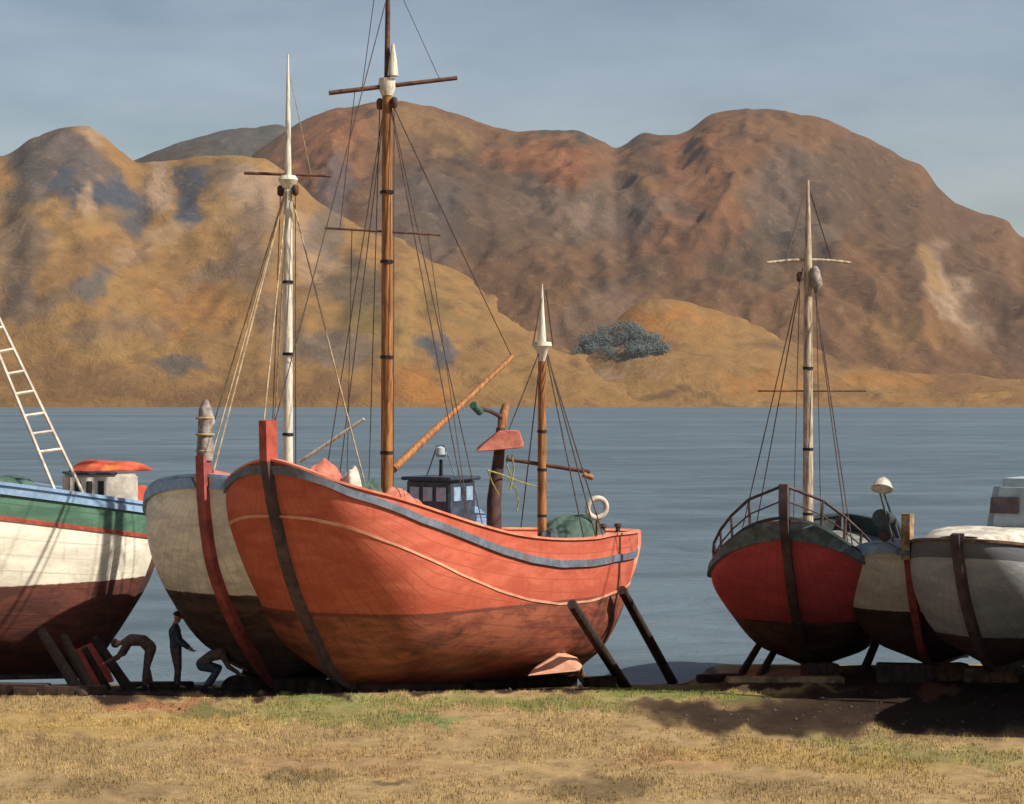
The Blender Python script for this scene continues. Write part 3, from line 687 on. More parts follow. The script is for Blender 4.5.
# mast foot collar with pin rail
MB().tube([bt.P(s_m, 0, dk(bt, s_m)), bt.P(s_m, 0, dk(bt, s_m)+.35)], [.27, .22], 12).build('mast_collar', M['pink_paint'], R)
for (pa, pb_, yb) in (((386, 90), (470, 527), 2.1), ((387, 92), (455, 520), 2.1), ((386, 90), (330, 476), -2.1), ((387, 92), (345, 478), -2.1)):
    e = bt.at(pb_[0], pb_[1], yb); qq = bt.hit(pb_[0], pb_[1], yb)[0]; bq = bt.b(qq)*(.96 if yb > 0 else -.96)
    rope(bt.P(s_m, 0, yz-.1), bt.P(qq, bq, bt.zs(qq)), R, r=.013, sag=.02, name='shroud')
rope(bt.P(s_m, 0, yz+2), bt.P(bt.sa+.1, 0, bt.zs(bt.sa)+.5), R, r=.012, sag=.02, name='forestay')
rope(bt.P(s_m, 0, yz-.2), bt.at(512, 357), R, r=.013, sag=.03, name='topping_lift')
rope(xpt(355, 90, Dm-.2), xpt(340, 229, Dm-.2), R, r=.010, sag=0)
rope(xpt(362, 88, Dm-.2), bt.at(378, -30), R, r=.010, sag=0)
rope(xpt(440, 80, Dm+.2), bt.at(390, -30), R, r=.008, sag=0)
rope(xpt(352, 228, Dm-.1), railpt(bt, 345, 478, -1.5), R, r=.010, sag=.02)
rope(xpt(428, 235, Dm+.1), railpt(bt, 470, 500, 2), R, r=.010, sag=.02)
# mizzen
s_z = bt.hit(542, 525)[0]; zc_ = bt.hit(543, 346)[1]; zt_ = bt.hit(544, 284)[1]
MB().tube([bt.P(s_z, 0, dk(bt, s_z)), bt.P(s_z, 0, zc_)], [.125, .10], 12).build('mizzen_mast', M['mast'], R)
MB().tube([bt.P(s_z, 0, zc_-.4), bt.P(s_z, 0, zc_-.12), bt.P(s_z, 0, zc_), bt.P(s_z, 0, zc_+.1), bt.P(s_z, 0, zc_+.1)], [.1, .16, .27, .25, .1], 14).build('mizzen_cap', M['mast_white'], R)
MB().tube([bt.P(s_z, 0, zc_), bt.P(s_z, 0, zc_+.6), bt.P(s_z, 0, zt_)], [.12, .08, .02], 12).build('mizzen_topmast', M['mast_white'], R)
Dz = bt.P(s_z, 0, 0).y
spar('gaff', W(506, 459, Dz+.1), W(590, 472, Dz-.1), .05, .06, M['yard'], R)
MB().tube([W(583, 474, Dz-.1), W(593, 478, Dz-.1)], [.09, .07], 8).build('gaff_end', M['mast'], R)
for (pt, pe, y) in (((546, 348), (597, 500), 1.2), ((545, 348), (585, 478), .9), ((546, 290), (553, 345), 0), ((543, 290), (533, 345), 0), ((541, 348), (508, 432), -.4), ((541, 352), (520, 520), -1.2), ((546, 350), (604, 520), 1.3)):
    rope(bt.at(*pt), bt.at(pe[0], pe[1], y) if pe[1] < 460 else railpt(bt, pe[0], pe[1]+25, y), R, r=.018, sag=.03, name='mizzen_shroud')
# wheelhouse between the masts
sw = bt.hit(441, 500, -.3)[0]; zw0 = dk(bt, sw); zw1 = bt.hit(441, 480, -.3)[1]; cw = bt.P(sw, -.3, (zw0+zw1)/2)
wh = MB().box(cw, 1.25, 1.15, zw1-zw0, bt.p, bt.a, bt.k).build('wheelhouse', M['cabin_dark'], R, bevel=.03)
MB().box(bt.P(sw, -.3, zw1+.05), 1.45, 1.4, .09, bt.p, bt.a, bt.k).build('roof', M['cabin_dark'], wh, bevel=.03)
for dy_ in (-.38, .0, .38):
    MB().box(bt.P(sw-.585, -.3+dy_, zw1-.32), .27, .03, .34, bt.p, bt.a, bt.k).build('window', M['glass_blue'], wh, bevel=.008)
for dq in (-.28, .28):
    MB().box(bt.P(sw+dq, -.3+.635, zw1-.32), .3, .03, .34, bt.a, bt.p, bt.k).build('window', M['glass_blue'], wh, bevel=.008)
MB().tube([bt.P(sw, -.3, zw1+.08), bt.P(sw, -.3, zw1+.5)], [.05, .04], 8).build('funnel', M['black_iron'], wh)
fr = MB()
pA = bt.P(sw, -.3, zw1+.85)
for dy_ in (-.42, .42): fr.tube([bt.P(sw, -.3+dy_, zw1+.08), bt.P(sw, -.3+dy_*.25, zw1+.85)], .018, 6)
fr.tube([bt.P(sw, -.3-.12, zw1+.83), bt.P(sw, -.3+.12, zw1+.83)], .02, 6); fr.build('lamp_frame', M['steel'], wh)
MB().tube([bt.P(sw, -.3, zw1+.56), bt.P(sw, -.3, zw1+.62), bt.P(sw, -.3, zw1+.78), bt.P(sw, -.3, zw1+.82)], [.10, .15, .13, .05], 10).build('lamp', M['pale_blue'], wh)
# davit post with hood
pb0 = bt.P(bt.hit(494, 522)[0], 0, dk(bt, bt.hit(494, 522)[0])); sp_ = bt.hit(500, 425)
MB().tube([pb0, bt.at(494, 500), bt.at(499, 455), bt.at(501, 428)], [.20, .18, .14, .12], 12).build('davit_post', M['stem_brown'], R)
MB().tube([bt.at(501, 432), bt.at(503, 418), bt.at(506, 405)], [.10, .14, .10], 10).build('post_head', M['mast'], R)
MB().tube([bt.at(505, 424), bt.at(500, 416), bt.at(490, 411), bt.at(478, 408)], [.06, .065, .055, .05], 8).build('davit_arm', M['stem_brown'], R)
MB().tube([bt.at(480, 412), bt.at(473, 405)], [.10, .10], 10).build('pulley_block', M['green_paint'], R)
hd = MB(); H0 = bt.at(500, 450); Dh = H0.y
zl = H0.z; A = lambda px, dy, py: W(px, py, Dh+dy)
vs = [A(476, -.45, 452), A(524, -.45, 448), A(524, .55, 444), A(476, .55, 448), A(499, -.3, 431), A(519, -.3, 431), A(519, .35, 430), A(499, .35, 430)]
hd.add(vs, [(0, 1, 2, 3), (0, 4, 5, 1), (1, 5, 6, 2), (2, 6, 7, 3), (3, 7, 4, 0), (4, 7, 6, 5)]); hd.build('hood', M['pink_cloth'], R, smooth=False, bevel=.02)
for pts in ([(487, 470), (500, 474), (515, 480), (537, 487)], [(488, 471), (493, 484), (499, 495)], [(508, 478), (516, 490), (519, 502), (517, 512)], [(512, 455), (514, 470), (510, 490)], [(508, 455), (507, 466), (511, 476)]):
    MB().tube([bt.at(p[0], p[1], .25) for p in pts], .02, 5).build('rope', M['rope_yellow'], R)
# hatch coaming, winch, low deck things
q = bt.hit(470, 520)[0]
MB().box(bt.P(q, .15, dk(bt, q)+.1), 1.1, 1.3, .24, bt.p, bt.a, bt.k).build('hatch', M['deck'], R, bevel=.02)
for (px, py, y, r_, L_) in ((478, 517, .9, .10, .5), (508, 523, .7, .09, .45)):
    q, _, _ = bt.hit(px, py, y); z = dk(bt, q)+.12
    o = MB().tube([bt.P(q-L_/2, y, z), bt.P(q-L_/4, y, z+.02), bt.P(q, y, z), bt.P(q+L_/2, y, z)], [r_, r_*1.1, r_, r_*.9], 10).build('log', M['mid_wood'], loc=bt.P(q, y, z-.12))
    tag(o, 'short brown log lying on the orange ketch deck %s the davit post' % ('left of' if px < 490 else 'right of'), 'log', 'logs on the ketch deck')
q = bt.hit(575, 530, .3)[0]
heap('tarpaulin', bt.P(q, .25, dk(bt, q)), 1.5, .7, .95, 54, M['green_cloth'], 'green canvas cover thrown over gear on the stern deck of the orange ketch', 'tarpaulin', 4)
q = bt.hit(548, 535, 1.3)[0]
heap('tarpaulin', bt.P(q, min(1.3, bt.b(q)-.1), bt.zs(q)-.25), .35, .28, .5, 30, M['dark_green'], 'dark green cloth hanging over the ketch bulwark by the mizzen mast', 'cloth', 9)
def torus(name, c, R_, r_, ax, ay, mat, label, cat, group=None, parent=None):
    mb = MB(); vs = []; fs = []; c = Vector(c); ax = Vector(ax).normalized(); ay = Vector(ay).normalized(); az = ax.cross(ay); n, m = 28, 10
    for i in range(n):
        a = 2*pi*i/n; d = ax*cos(a)+ay*sin(a)
        for j in range(m):
            b = 2*pi*j/m; vs.append(c+d*(R_+r_*cos(b))+az*(r_*sin(b)))
    for i in range(n):
        for j in range(m): fs.append((i*m+j, i*m+(j+1) % m, ((i+1) % n)*m+(j+1) % m, ((i+1) % n)*m+j))
    mb.add(vs, fs); o = mb.build(name, mat, parent, loc=None if parent else c)
    if not parent: tag(o, label, cat, group)
    return o
cl_ = bt.at(597, 508, .9)
torus('lifebuoy', cl_, .26, .075, Vector((.75, .2, 0)), Vector((.05, 0, 1)), M['white_paint'], 'white lifebuoy hung up at the stern of the orange ketch', 'lifebuoy')
# stand carrying the lifebuoy
q = bt.hit(597, 520, .9)[0]; MB().tube([bt.P(q, .9, dk(bt, q)), cl_-Vector((0, 0, .1))], .04, 8).build('lifebuoy_post', M['mid_wood'], R)
# bollards on the stern
for (px, y) in ((603, .6), (618, .3)):
    q = bt.hit(px, 522, y)[0]; MB().tube([bt.P(q, y, dk(bt, q)), bt.P(q, y, bt.zs(q)+.12), bt.P(q, y, bt.zs(q)+.14), bt.P(q, y, bt.zs(q)+.22)], [.07, .07, .11, .10], 10).build('bollard', M['stem_brown'], R)
# crumpled canvases on the foredeck
for i, (px, py, y, rx, ry, h, mt, lb) in enumerate(((322, 468, -.2, .8, .5, 1.5, 'pink_cloth', 'faded pink canvas heaped on the foredeck of the orange ketch just behind its stem'),
                                (350, 474, .3, .5, .4, 1.35, 'cream_cloth', 'cream canvas bundle on the ketch foredeck between two heaps'),
                                (368, 478, .2, .5, .4, 1.3, 'green_cloth', 'small green canvas bundle on the ketch foredeck beside the mast foot'),
                                (402, 484, .6, .8, .5, 1.25, 'pink_cloth', 'low faded pink canvas on the ketch deck right of the main mast foot'))):
    q = bt.hit(px, py+12, y)[0]; heap('canvas_bundle', bt.P(q, y, dk(bt, q)), rx, ry, h, 50, M[mt], lb, 'canvas', 20+i, group='canvas bundles on the ketch foredeck')

# ================================================================== BOAT: white one with red stem, behind the ketch
b2 = Boat(W(272, 686, 46.6), 23)
R2 = empty('fishing_boat', (b2.o.x, b2.o.y, 0), 'white hulled boat with a blue rail and red stem beside the orange ketch', 'boat')
p2 = [b2.hit(*p)[:2] for p in ((204, 476), (205, 500), (208, 530), (214, 565), (226, 600), (240, 630), (258, 660), (276, 682))]
zk = p2[-1][1]; Lk = 9.2
p2 += [(3, zk-.1), (6, zk-.35), (Lk-1.6, zk-.6), (Lk-.9, zk+.3), (Lk-.2, zk+1.6), (Lk+.2, zk+3.0)]
b2.shape(p2, 2.8, p2[0][0]+3.9, Lk-4.8, pb=(3.0, .54), full=(2.2, .66, 3.2, .62))
zt = p2[0][1]
b2.sheer([(b2.sa-.05, zt+.0), (b2.sa+.5, zt-.22), (b2.sa+1.2, zt-.55), (b2.sa+2.2, zt-.95), (b2.sa+3.6, zt-1.3), (b2.sa+6, zt-1.6), (b2.sa+9, zt-1.6), (b2.sb+.1, zt-1.1)])
b2.hull_mesh(R2, hull_mat('white_hull_paint', lin('#dcd4c2', 1.1), lin('#bcb6ac'), lin('#5f4a41'), lin('#3f312d'), 2.05, -.02, dirt=lin('#8c8780')))
b2.inner(R2, M['white_paint'], M['deck'], .5)
b2.rail(R2, M['blue_paint'], .24, .07)
b2.strip('rubbing_strake', R2, M['blue_paint'], lambda q: b2.zs(q)-.13, .24, .09)
b2.backbone('stem', [(p2[0][0]-.02, zt+.45)]+p2[:8], R2, M['stem_red'], .28, .17, .12)
b2.backbone('keel', p2[7:11], R2, M['stem_dark'], .24, .14, .12)
b2.backbone('stern_post', p2[10:], R2, M['stem_red'], .2, .12, .12)
# furled sail wrapped round the stem head
c = b2.P(b2.sa, 0, zt); zz = zt+.35
hw = b2.hit(208, 402)[1]
MB().tube([b2.P(b2.sa+.02, 0, zz), b2.P(b2.sa+.03, .03, zz+.25), b2.P(b2.sa+.02, 0, zz+.55), b2.P(b2.sa+.05, .04, zz+.85), b2.P(b2.sa+.05, 0, hw-.15), b2.P(b2.sa+.07, 0, hw+.05)], [.17, .20, .15, .19, .14, .05], 14).build('furled_canvas', M['grey_cloth'], R2)
for k in range(3): torus('lashing', b2.P(b2.sa+.03, .01, zz+.2+.36*k), .185, .025, b2.a, b2.p, M['rope_pale'], '', '', parent=R2)
q0 = b2.sa
MB().beam(b2.P(q0+.3, 0, zt+.05), b2.P(q0+1.1, .45, zt-.15), .16, .16).build('bulwark_knee', M['pink_paint'], R2, bevel=.02)
s2 = b2.hit(288, 460)[0]; z2c = b2.hit(289, 178)[1]; z2t = b2.hit(290, 55)[1]
MB().tube([b2.P(s2, 0, dk(b2, s2)), b2.P(s2, 0, 6), b2.P(s2, 0, z2c)], [.125, .115, .10], 12).build('mast', M['mast_white'], R2)
MB().tube([b2.P(s2, 0, z2c-.1), b2.P(s2, 0, z2c+1.5), b2.P(s2, 0, z2t)], [.085, .06, .02], 10).build('topmast', M['mast_white'], R2)
MB().tube([b2.P(s2, 0, z2c-.25), b2.P(s2, 0, z2c-.05), b2.P(s2, 0, z2c+.05)], [.12, .24, .18], 12).build('mast_cap', M['mast_white'], R2)
D2 = b2.P(s2, 0, 0).y
spar('yard', W(244, 173, D2-.2), W(331, 176, D2+.2), .04, .03, M['yard'], R2)
spar('boom', b2.at(300, 462), W(364, 419, D2+.2), .05, .04, M['mast_white'], R2)
for (pe, y) in (((182, 478), -1.6), ((199, 478), -.3), ((203, 480), 0), ((231, 470), 1.5), ((376, 445), 1.8), ((268, 455), -1.9)):
    q_ = b2.hit(pe[0], pe[1], y)[0]
    rope(b2.P(s2, 0, z2c-.1), railpt(b2, pe[0], pe[1], y), R2, M['rope_pale'], r=.018, sag=.02, name='shroud')
rope(b2.P(s2, 0, z2t-.3), b2.at(312, 178), R2, M['rope_pale'], r=.01, sag=0)
heap('coiled_rope', b2.at(184, 492, -1.0)-Vector((0, 0, .12)), .28, .25, .3, 0, M['cream_cloth'], 'cream coil of rope lying on the blue rail of the white boat', 'rope', 31)

# ================================================================== BOAT: green and white one at the left edge
b1 = Boat((0, 0, 0), 70)
sf = W(88, 672, 49.6); b1.o = sf - b1.a*12.0
R1 = empty('fishing_boat', (b1.o.x, b1.o.y, 0), 'white boat with green strake, blue rail and dark red bottom cut by the left edge', 'boat')
zf = sf.z
pst = [b1.hit(*p)[:2] for p in ((88, 672), (102, 648), (122, 618), (142, 585), (152, 560), (157, 538), (160, 522))]
p1 = [(-2.2, 5.5), (-1.9, 4.3), (-1.3, 2.6), (-.5, 1.2), (.3, .35), (1.2, zf+.25), (4, zf+.2), (8, zf+.1)]+pst
b1.shape(p1, 2.3, 3.2, 7.0, ps=(2.0, .70))
sh1 = solve_sheer(b1, ((2, 474), (30, 480), (60, 487), (90, 495), (120, 504), (140, 510)))
print('B1 sheer', sh1, pst)
_q = [-2.3, 0, 2.5]+[p[0] for p in sh1]+[b1.sb]; _z = [5.9, 5.3, 4.95]+[p[1] for p in sh1]+[b1.hit(160, 513)[1]]
_c = np.polyfit(_q, _z, 2); print('sheerfit', [round(float(np.polyval(_c, a)-b), 2) for a, b in zip(_q, _z)])
b1.sheer([(a, float(np.polyval(_c, a))) for a in np.linspace(-2.3, b1.sb+.1, 12)])
b1.hull_mesh(R1, hull_mat('white_and_dark_red_hull_paint', lin('#e4dcc6', 1.1), lin('#cfc6b2'), lin('#714338'), lin('#53352f'), 2.05, -.0,
             bands=((.0, .22, lin('#7d94a8'), lin('#65809b')), (.22, .72, lin('#567863'), lin('#40604d')), (.72, .82, lin('#a8503c'), lin('#8c3f33'))), dirt=lin('#a39a93')))
b1.inner(R1, M['white_paint'], M['deck'], .55)
b1.rail(R1, M['blue_paint'], .22, .08)
b1.strip('rubbing_strake', R1, M['blue_paint'], lambda q: b1.zs(q)-.14, .14, .06)
b1.strip('sheer_moulding', R1, M['red_paint'], lambda q: b1.zs(q)-.79, .07, .03, s0=b1.sa+.6)
b1.backbone('stem', [(-2.25, 6.0)]+p1[:6], R1, M['stem_red'], .26, .16, .12)
b1.backbone('keel', p1[5:9], R1, M['stem_dark'], .24, .14, .12)
b1.backbone('stern_post', pst, R1, M['stem_brown'], .2, .10, .12)
# mast (out of frame) with the shrouds and ratlines seen at the left edge
sm1 = b1.hit(-103, 95)[0]; mt1 = b1.P(sm1, 0, 13.5)
MB().tube([b1.P(sm1, 0, 4.2), mt1], [.14, .08], 12).build('mast', M['mast_white'], R1)
ends = [(55, 474, 1.7), (84, 474, 1.7)]
sh_top = [b1.at(-32, 300, 1.1), b1.at(-4, 300, 1.1)]
lines = []
for (px, py, y) in ends:
    e = railpt(b1, px, py+8, y)
    rp = rope(mt1, e, R1, M['white_paint'], r=.045, sag=0, name='shroud'); lines.append((mt1, e))
def on_y(a, b, py):
    lo, hi = 0.0, 1.0
    for _ in range(40):
        m = (lo+hi)/2; p = a.lerp(b, m); yy = CY-(p.z-EYE)/p.y*FPX
        if yy < py: lo = m
        else: hi = m
    return a.lerp(b, lo)
for py in (330, 352, 374, 394, 416, 434, 452):
    a = on_y(*lines[0], py); b = on_y(*lines[1], py-3); MB().tube([a, b], .04, 5).build('ratline', M['white_paint'], R1)
# coaming, low cabin and gear
q = b1.hit(100, 487, .1)[0]; zc1 = b1.hit(100, 474, .1)[1]; zd = dk(b1, q, .55)
cb = MB().box(b1.P(q, .1, (zd+zc1)/2), 1.1, 1.7, zc1-zd, b1.p, b1.a, b1.k).build('cabin', M['white_paint'], R1, bevel=.05)
for dq in (-.62, -.34, -.06): MB().box(b1.P(q+dq, .1+.56, (zd+zc1)/2+.18), .14, .03, .4, b1.a, b1.p, b1.k).build('window', M['black_iron'], cb, bevel=.005)
MB().box(b1.P(q-.25, .1, zc1+.03), 1.2, 1.2, .06, b1.p, b1.a, b1.k).build('hatch_cover', M['cabin_dark'], cb, bevel=.015)
q = b1.hit(133, 498, .1)[0]
heap('tarpaulin', b1.P(q+.1, .1, b1.zs(q)-.35), .85, .42, .85, 20, M['orange_cloth'], 'orange red canvas heaped on the stern of the green and white boat', 'tarpaulin', 41)
q = b1.hit(108, 470, .0)[0]
heap('tarpaulin', b1.P(q, -.15, zc1+.06), 1.0, .36, .3, 22, M['orange_cloth'], 'flat orange red canvas spread on the cabin top at left', 'tarpaulin', 45)
q = b1.hit(20, 470, .3)[0]
heap('tarpaulin', b1.P(q-.5, .9, dk(b1, q, .55)+.3), 1.0, .5, .5, 20, M['green_cloth'], 'green canvas heap on deck at the left edge of the scene', 'tarpaulin', 46)

# ================================================================== BOAT: red one on the right
b4 = Boat(W(812, 672, 50.4), 14)
R4 = empty('fishing_boat', (b4.o.x, b4.o.y, 0), 'red hulled boat with a bow railing and pale mast seen almost bow on', 'boat')
p4 = [b4.hit(*p)[:2] for p in ((784, 518), (787, 550), (791, 585), (797, 620), (804, 648), (812, 668))]
zk = p4[-1][1]
p4 += [(2.5, zk-.1), (5, zk-.25), (7.6, zk-.5), (8.3, zk+.3), (9.0, zk+1.4), (9.4, zk+2.6)]
b4.shape(p4, 2.0, p4[0][0]+3.4, 4.8, pb=(2.5, .60), full=(2.2, .66, 3.2, .62))
zt = p4[0][1]
b4.sheer([(b4.sa-.05, zt), (b4.sa+.3, zt-.24), (b4.sa+.8, zt-.62), (b4.sa+1.6, zt-1.05), (b4.sa+2.8, zt-1.4), (b4.sa+5, zt-1.55), (b4.sa+8, zt-1.5), (b4.sb+.1, zt-.8)])
b4.hull_mesh(R4, hull_mat('crimson_hull_paint', lin('#c2525a'), lin('#a8444b'), lin('#76594c'), lin('#4c3833'), 1.22, -.0, patch=lin('#4a3731'), dirt=lin('#9c4a3e')))
b4.inner(R4, M['dark_green'], M['deck_grey'], .45)
b4.rail(R4, M['dark_green'], .22, .07)
b4.strip('rubbing_strake', R4, M['steel'], lambda q: b4.zs(q)-.1, .17, .10)
b4.backbone('stem', [(p4[0][0]-.02, zt+.75)]+p4[:6], R4, M['stem_dark'], .26, .15, .12)
b4.backbone('keel', p4[5:9], R4, M['stem_dark'], .24, .14, .12)
b4.backbone('stern_post', p4[8:], R4, M['stem_dark'], .2, .12, .12)
# bow railing: top rail on stanchions both sides, meeting at the stem
rl = MB(); sts = [.02, .35, .8, 1.3, 1.9, 2.6]; 
for side in (1, -1):
    pts = [b4.P(b4.sa-.05, 0, zt+.72)]
    for dq in sts[1:]:
        q = b4.sa+dq; pts.append(b4.P(q, side*(b4.b(q)-.02), b4.zs(q)+.70-.12*dq))
    rl.tube(pts, .035, 7)
    rl2 = [b4.P(b4.sa, 0, zt+.4)]+[b4.P(b4.sa+dq, side*(b4.b(b4.sa+dq)-.04), b4.zs(b4.sa+dq)+.36-.08*dq) for dq in sts[1:]]
    MB().tube(rl2, .018, 6).build('lower_rail', M['stem_dark'], R4)
    for dq in sts[1:]:
        q = b4.sa+dq; MB().tube([b4.P(q, side*(b4.b(q)-.06), b4.zs(q)), b4.P(q, side*(b4.b(q)-.02), b4.zs(q)+.70-.12*dq)], [.04, .03], 7).build('stanchion', M['stem_dark'], R4)
rl.build('railing', M['stem_dark'], R4)
s4 = b4.hit(809, 515)[0]; z4c = b4.hit(807, 262)[1]; z4t = b4.hit(806, 178)[1]
s4 = b4.hit(808, 480)[0]
MB().tube([b4.P(s4, 0, dk(b4, s4)), b4.P(s4, 0, z4c), b4.P(s4, 0, z4c+.9), b4.P(s4, 0, z4t)], [.14, .10, .07, .035], 12).build('mast', M['mast_grey'], R4)
D4 = b4.P(s4, 0, 0).y
spar('yard', W(767, 263, D4-.1), W(851, 263, D4+.2), .04, .035, M['mast_grey'], R4, bend=-.08)
spar('lower_yard', W(758, 391, D4-.1), W(866, 391, D4+.2), .02, .02, M['yard'], R4)
MB().tube([W(815, 266, D4-.1), W(815, 272, D4-.1), W(817, 285, D4-.1), W(816, 291, D4-.1)], [.05, .13, .14, .04], 10).build('radar_reflector', M['grey_cloth'], R4)
for (pt, pe, y) in (((803, 268), (733, 512), -1.8), ((803, 268), (752, 500), -1.3), ((812, 268), (839, 512), 1.2), ((812, 268), (868, 530), 1.9), ((806, 185), (786, 262), -.2), ((808, 185), (832, 262), .3), ((806, 265), (795, 300), -.1)):
    rope(b4.at(*pt), b4.at(pe[0], pe[1], y) if pe[1] < 400 else railpt(b4, pe[0], pe[1], y), R4, r=.015, sag=.02, name='shroud')
heap('canvas_bundle', b4.P(b4.sa+2.3, b4.b(b4.sa+2.3)-.12, b4.zs(b4.sa+2.3)+.06), .34, .16, .2, 60, M['cream_cloth'], 'crumpled white cloth on the right rail of the red boat', 'cloth', 51)

# ================================================================== BOAT: small white one with red stem on the right
b5 = Boat(W(929, 666, 46.9), 21)
R5 = empty('fishing_boat', (b5.o.x, b5.o.y, 0), 'small white boat with blue edge between the red boat and the grey boat', 'boat')
p5 = [b5.hit(*p)[:2] for p in ((907, 541), (909, 560), (912, 590), (917, 620), (922, 645), (929, 664))]
zk = p5[-1][1]; p5 += [(2, zk-.1), (4.4, zk-.25), (5.8, zk-.4), (6.4, zk+.3), (6.9, zk+1.2), (7.2, zk+2.2)]
b5.shape(p5, 1.85, p5[0][0]+2.8, 3.6, pb=(2.6, .56), full=(2.2, .66, 3.2, .62)); zt = p5[0][1]
b5.sheer([(b5.sa-.05, zt), (b5.sa+.4, zt-.15), (b5.sa+1.2, zt-.5), (b5.sa+2.2, zt-.75), (b5.sa+4, zt-.95), (b5.sb+.1, zt-.6)])
b5.hull_mesh(R5, hull_mat('grey_white_hull_paint', lin('#ccc5b8'), lin('#ada69c'), lin('#4b3a34'), lin('#362b28'), 1.65, 0, dirt=lin('#87827b')))
b5.inner(R5, M['white_paint'], M['deck_grey'], .4); b5.rail(R5, M['blue_paint'], .2, .06)
b5.strip('rubbing_strake', R5, M['blue_paint'], lambda q: b5.zs(q)-.11, .2, .09)
b5.backbone('stem', [(p5[0][0]-.02, b5.hit(905, 530)[1])]+p5[:6], R5, M['stem_red'], .24, .14, .12)
b5.backbone('stem_head', [(p5[0][0]-.02, b5.hit(905, 514)[1]), (p5[0][0]-.03, b5.hit(905, 531)[1]), (p5[0][0]-.03, b5.hit(905, 560)[1])], R5, M['pale_wood'], .26, .165, .16)
b5.backbone('keel', p5[5:9], R5, M['stem_dark'], .24, .14, .12); b5.backbone('stern_post', p5[8:], R5, M['stem_dark'], .2, .12, .12)
torus('lashing', b5.P(b5.sa, 0, zt-.25), .2, .05, b5.a, b5.p, M['dull_blue'], '', '', parent=R5)
# lamp on two struts and cowl ventilator
MB().tube([b5.at(884, 492, -.3), b5.at(900, 540, -.3)], .03, 7).build('lamp_strut', M['steel'], R5); MB().tube([b5.at(880, 492, -.3), b5.at(893, 541, -.3)], .025, 7).build('lamp_strut', M['steel'], R5)
MB().tube([b5.at(882, 493, -.3), b5.at(882, 489, -.3), b5.at(883, 483, -.3), b5.at(884, 478, -.3)], [.10, .24, .17, .04], 12).build('lamp', M['cream_cloth'], R5)
MB().tube([b5.at(900, 540, -.4), b5.at(895, 526, -.4), b5.at(889, 519, -.4), b5.at(881, 518, -.4)], [.09, .12, .15, .20], 12).build('ventilator_cowl', M['dark_green'], R5)
MB().tube([b5.at(884, 535, -.5), b5.at(892, 545, -.5)], [.13, .12], 10).build('winch', M['stem_brown'], R5)

# ================================================================== BOAT: grey one at the right edge
b6 = Boat(W(992, 676, 44.2), 31)
R6 = empty('fishing_boat', (b6.o.x, b6.o.y, 0), 'grey boat with brown bottom and white cabin cut by the right edge', 'boat')
p6 = [b6.hit(*p)[:2] for p in ((957, 541), (960, 565), (965, 595), (972, 622), (981, 648), (992, 666))]
zk = p6[-1][1]; p6 += [(2.5, zk-.1), (5.4, zk-.3), (7.4, zk-.5), (8.1, zk+.3), (8.6, zk+1.2), (8.9, zk+2.4)]
b6.shape(p6, 1.8, p6[0][0]+3.4, 5.0, pb=(2.5, .58), full=(2.2, .66, 3.2, .62)); zt = p6[0][1]
b6.sheer([(b6.sa-.05, zt), (b6.sa+.5, zt-.06), (b6.sa+1.5, zt-.2), (b6.sa+3, zt-.35), (b6.sa+5.5, zt-.4), (b6.sb+.1, zt-.1)])
b6.hull_mesh(R6, hull_mat('grey_hull_paint', lin('#a9a8a4'), lin('#8e9093'), lin('#553f36'), lin('#3d2f2b'), 1.3, 0, bands=((.0, .35, lin('#6b6a6b'), lin('#5a5b5f')),), dirt=lin('#7b736d')))
b6.inner(R6, M['white_paint'], M['deck_grey'], .35); b6.rail(R6, M['mid_wood'], .18, .06)
b6.backbone('stem', [(p6[0][0]-.02, zt+.15)]+p6[:6], R6, M['stem_dark'], .26, .15, .12)
b6.backbone('keel', p6[5:9], R6, M['stem_dark'], .24, .14, .12); b6.backbone('stern_post', p6[8:], R6, M['stem_dark'], .2, .12, .12)
# turtle deck and cabin
vs = []; fs = []; mb = MB(); st = [b6.sa+.35+(i/16)*6.3 for i in range(17)]
for q in st:
    bb = max(.05, b6.b(q)-.16); 
    for j in range(9):
        y = -1+j/4; vs.append(b6.P(q, bb*y, b6.zs(q)+.02+.42*min(1, (q-b6.sa)/1.4)*sqrt(max(0, 1-abs(y)**2.6))))
for i in range(16):
    for j in range(8): fs.append((i*9+j, i*9+j+1, (i+1)*9+j+1, (i+1)*9+j))
mb.add(vs, fs); mb.build('coach_roof', M['cream_cloth'], R6)
q = b6.hit(1022, 500, 0)[0]+.4; zc6 = b6.zs(q)
cz = b6.hit(1020, 482, .4)[1]
cb = MB().box(b6.P(q+.8, 0, (zc6+cz)/2), 2.0, 2.2, cz-zc6, b6.p, b6.a, b6.k, taper=.80).build('cabin', M['pale_blue'], R6, bevel=.2)
for dy_ in (-.52, .5): MB().box(b6.P(q-.20, dy_*.9, (zc6+cz)/2+.16), .68, .05, .38, b6.p, (b6.a-b6.k*.2).normalized(), (b6.k+b6.a*.2).normalized()).build('window', M['glass_brown'], cb, bevel=.015)

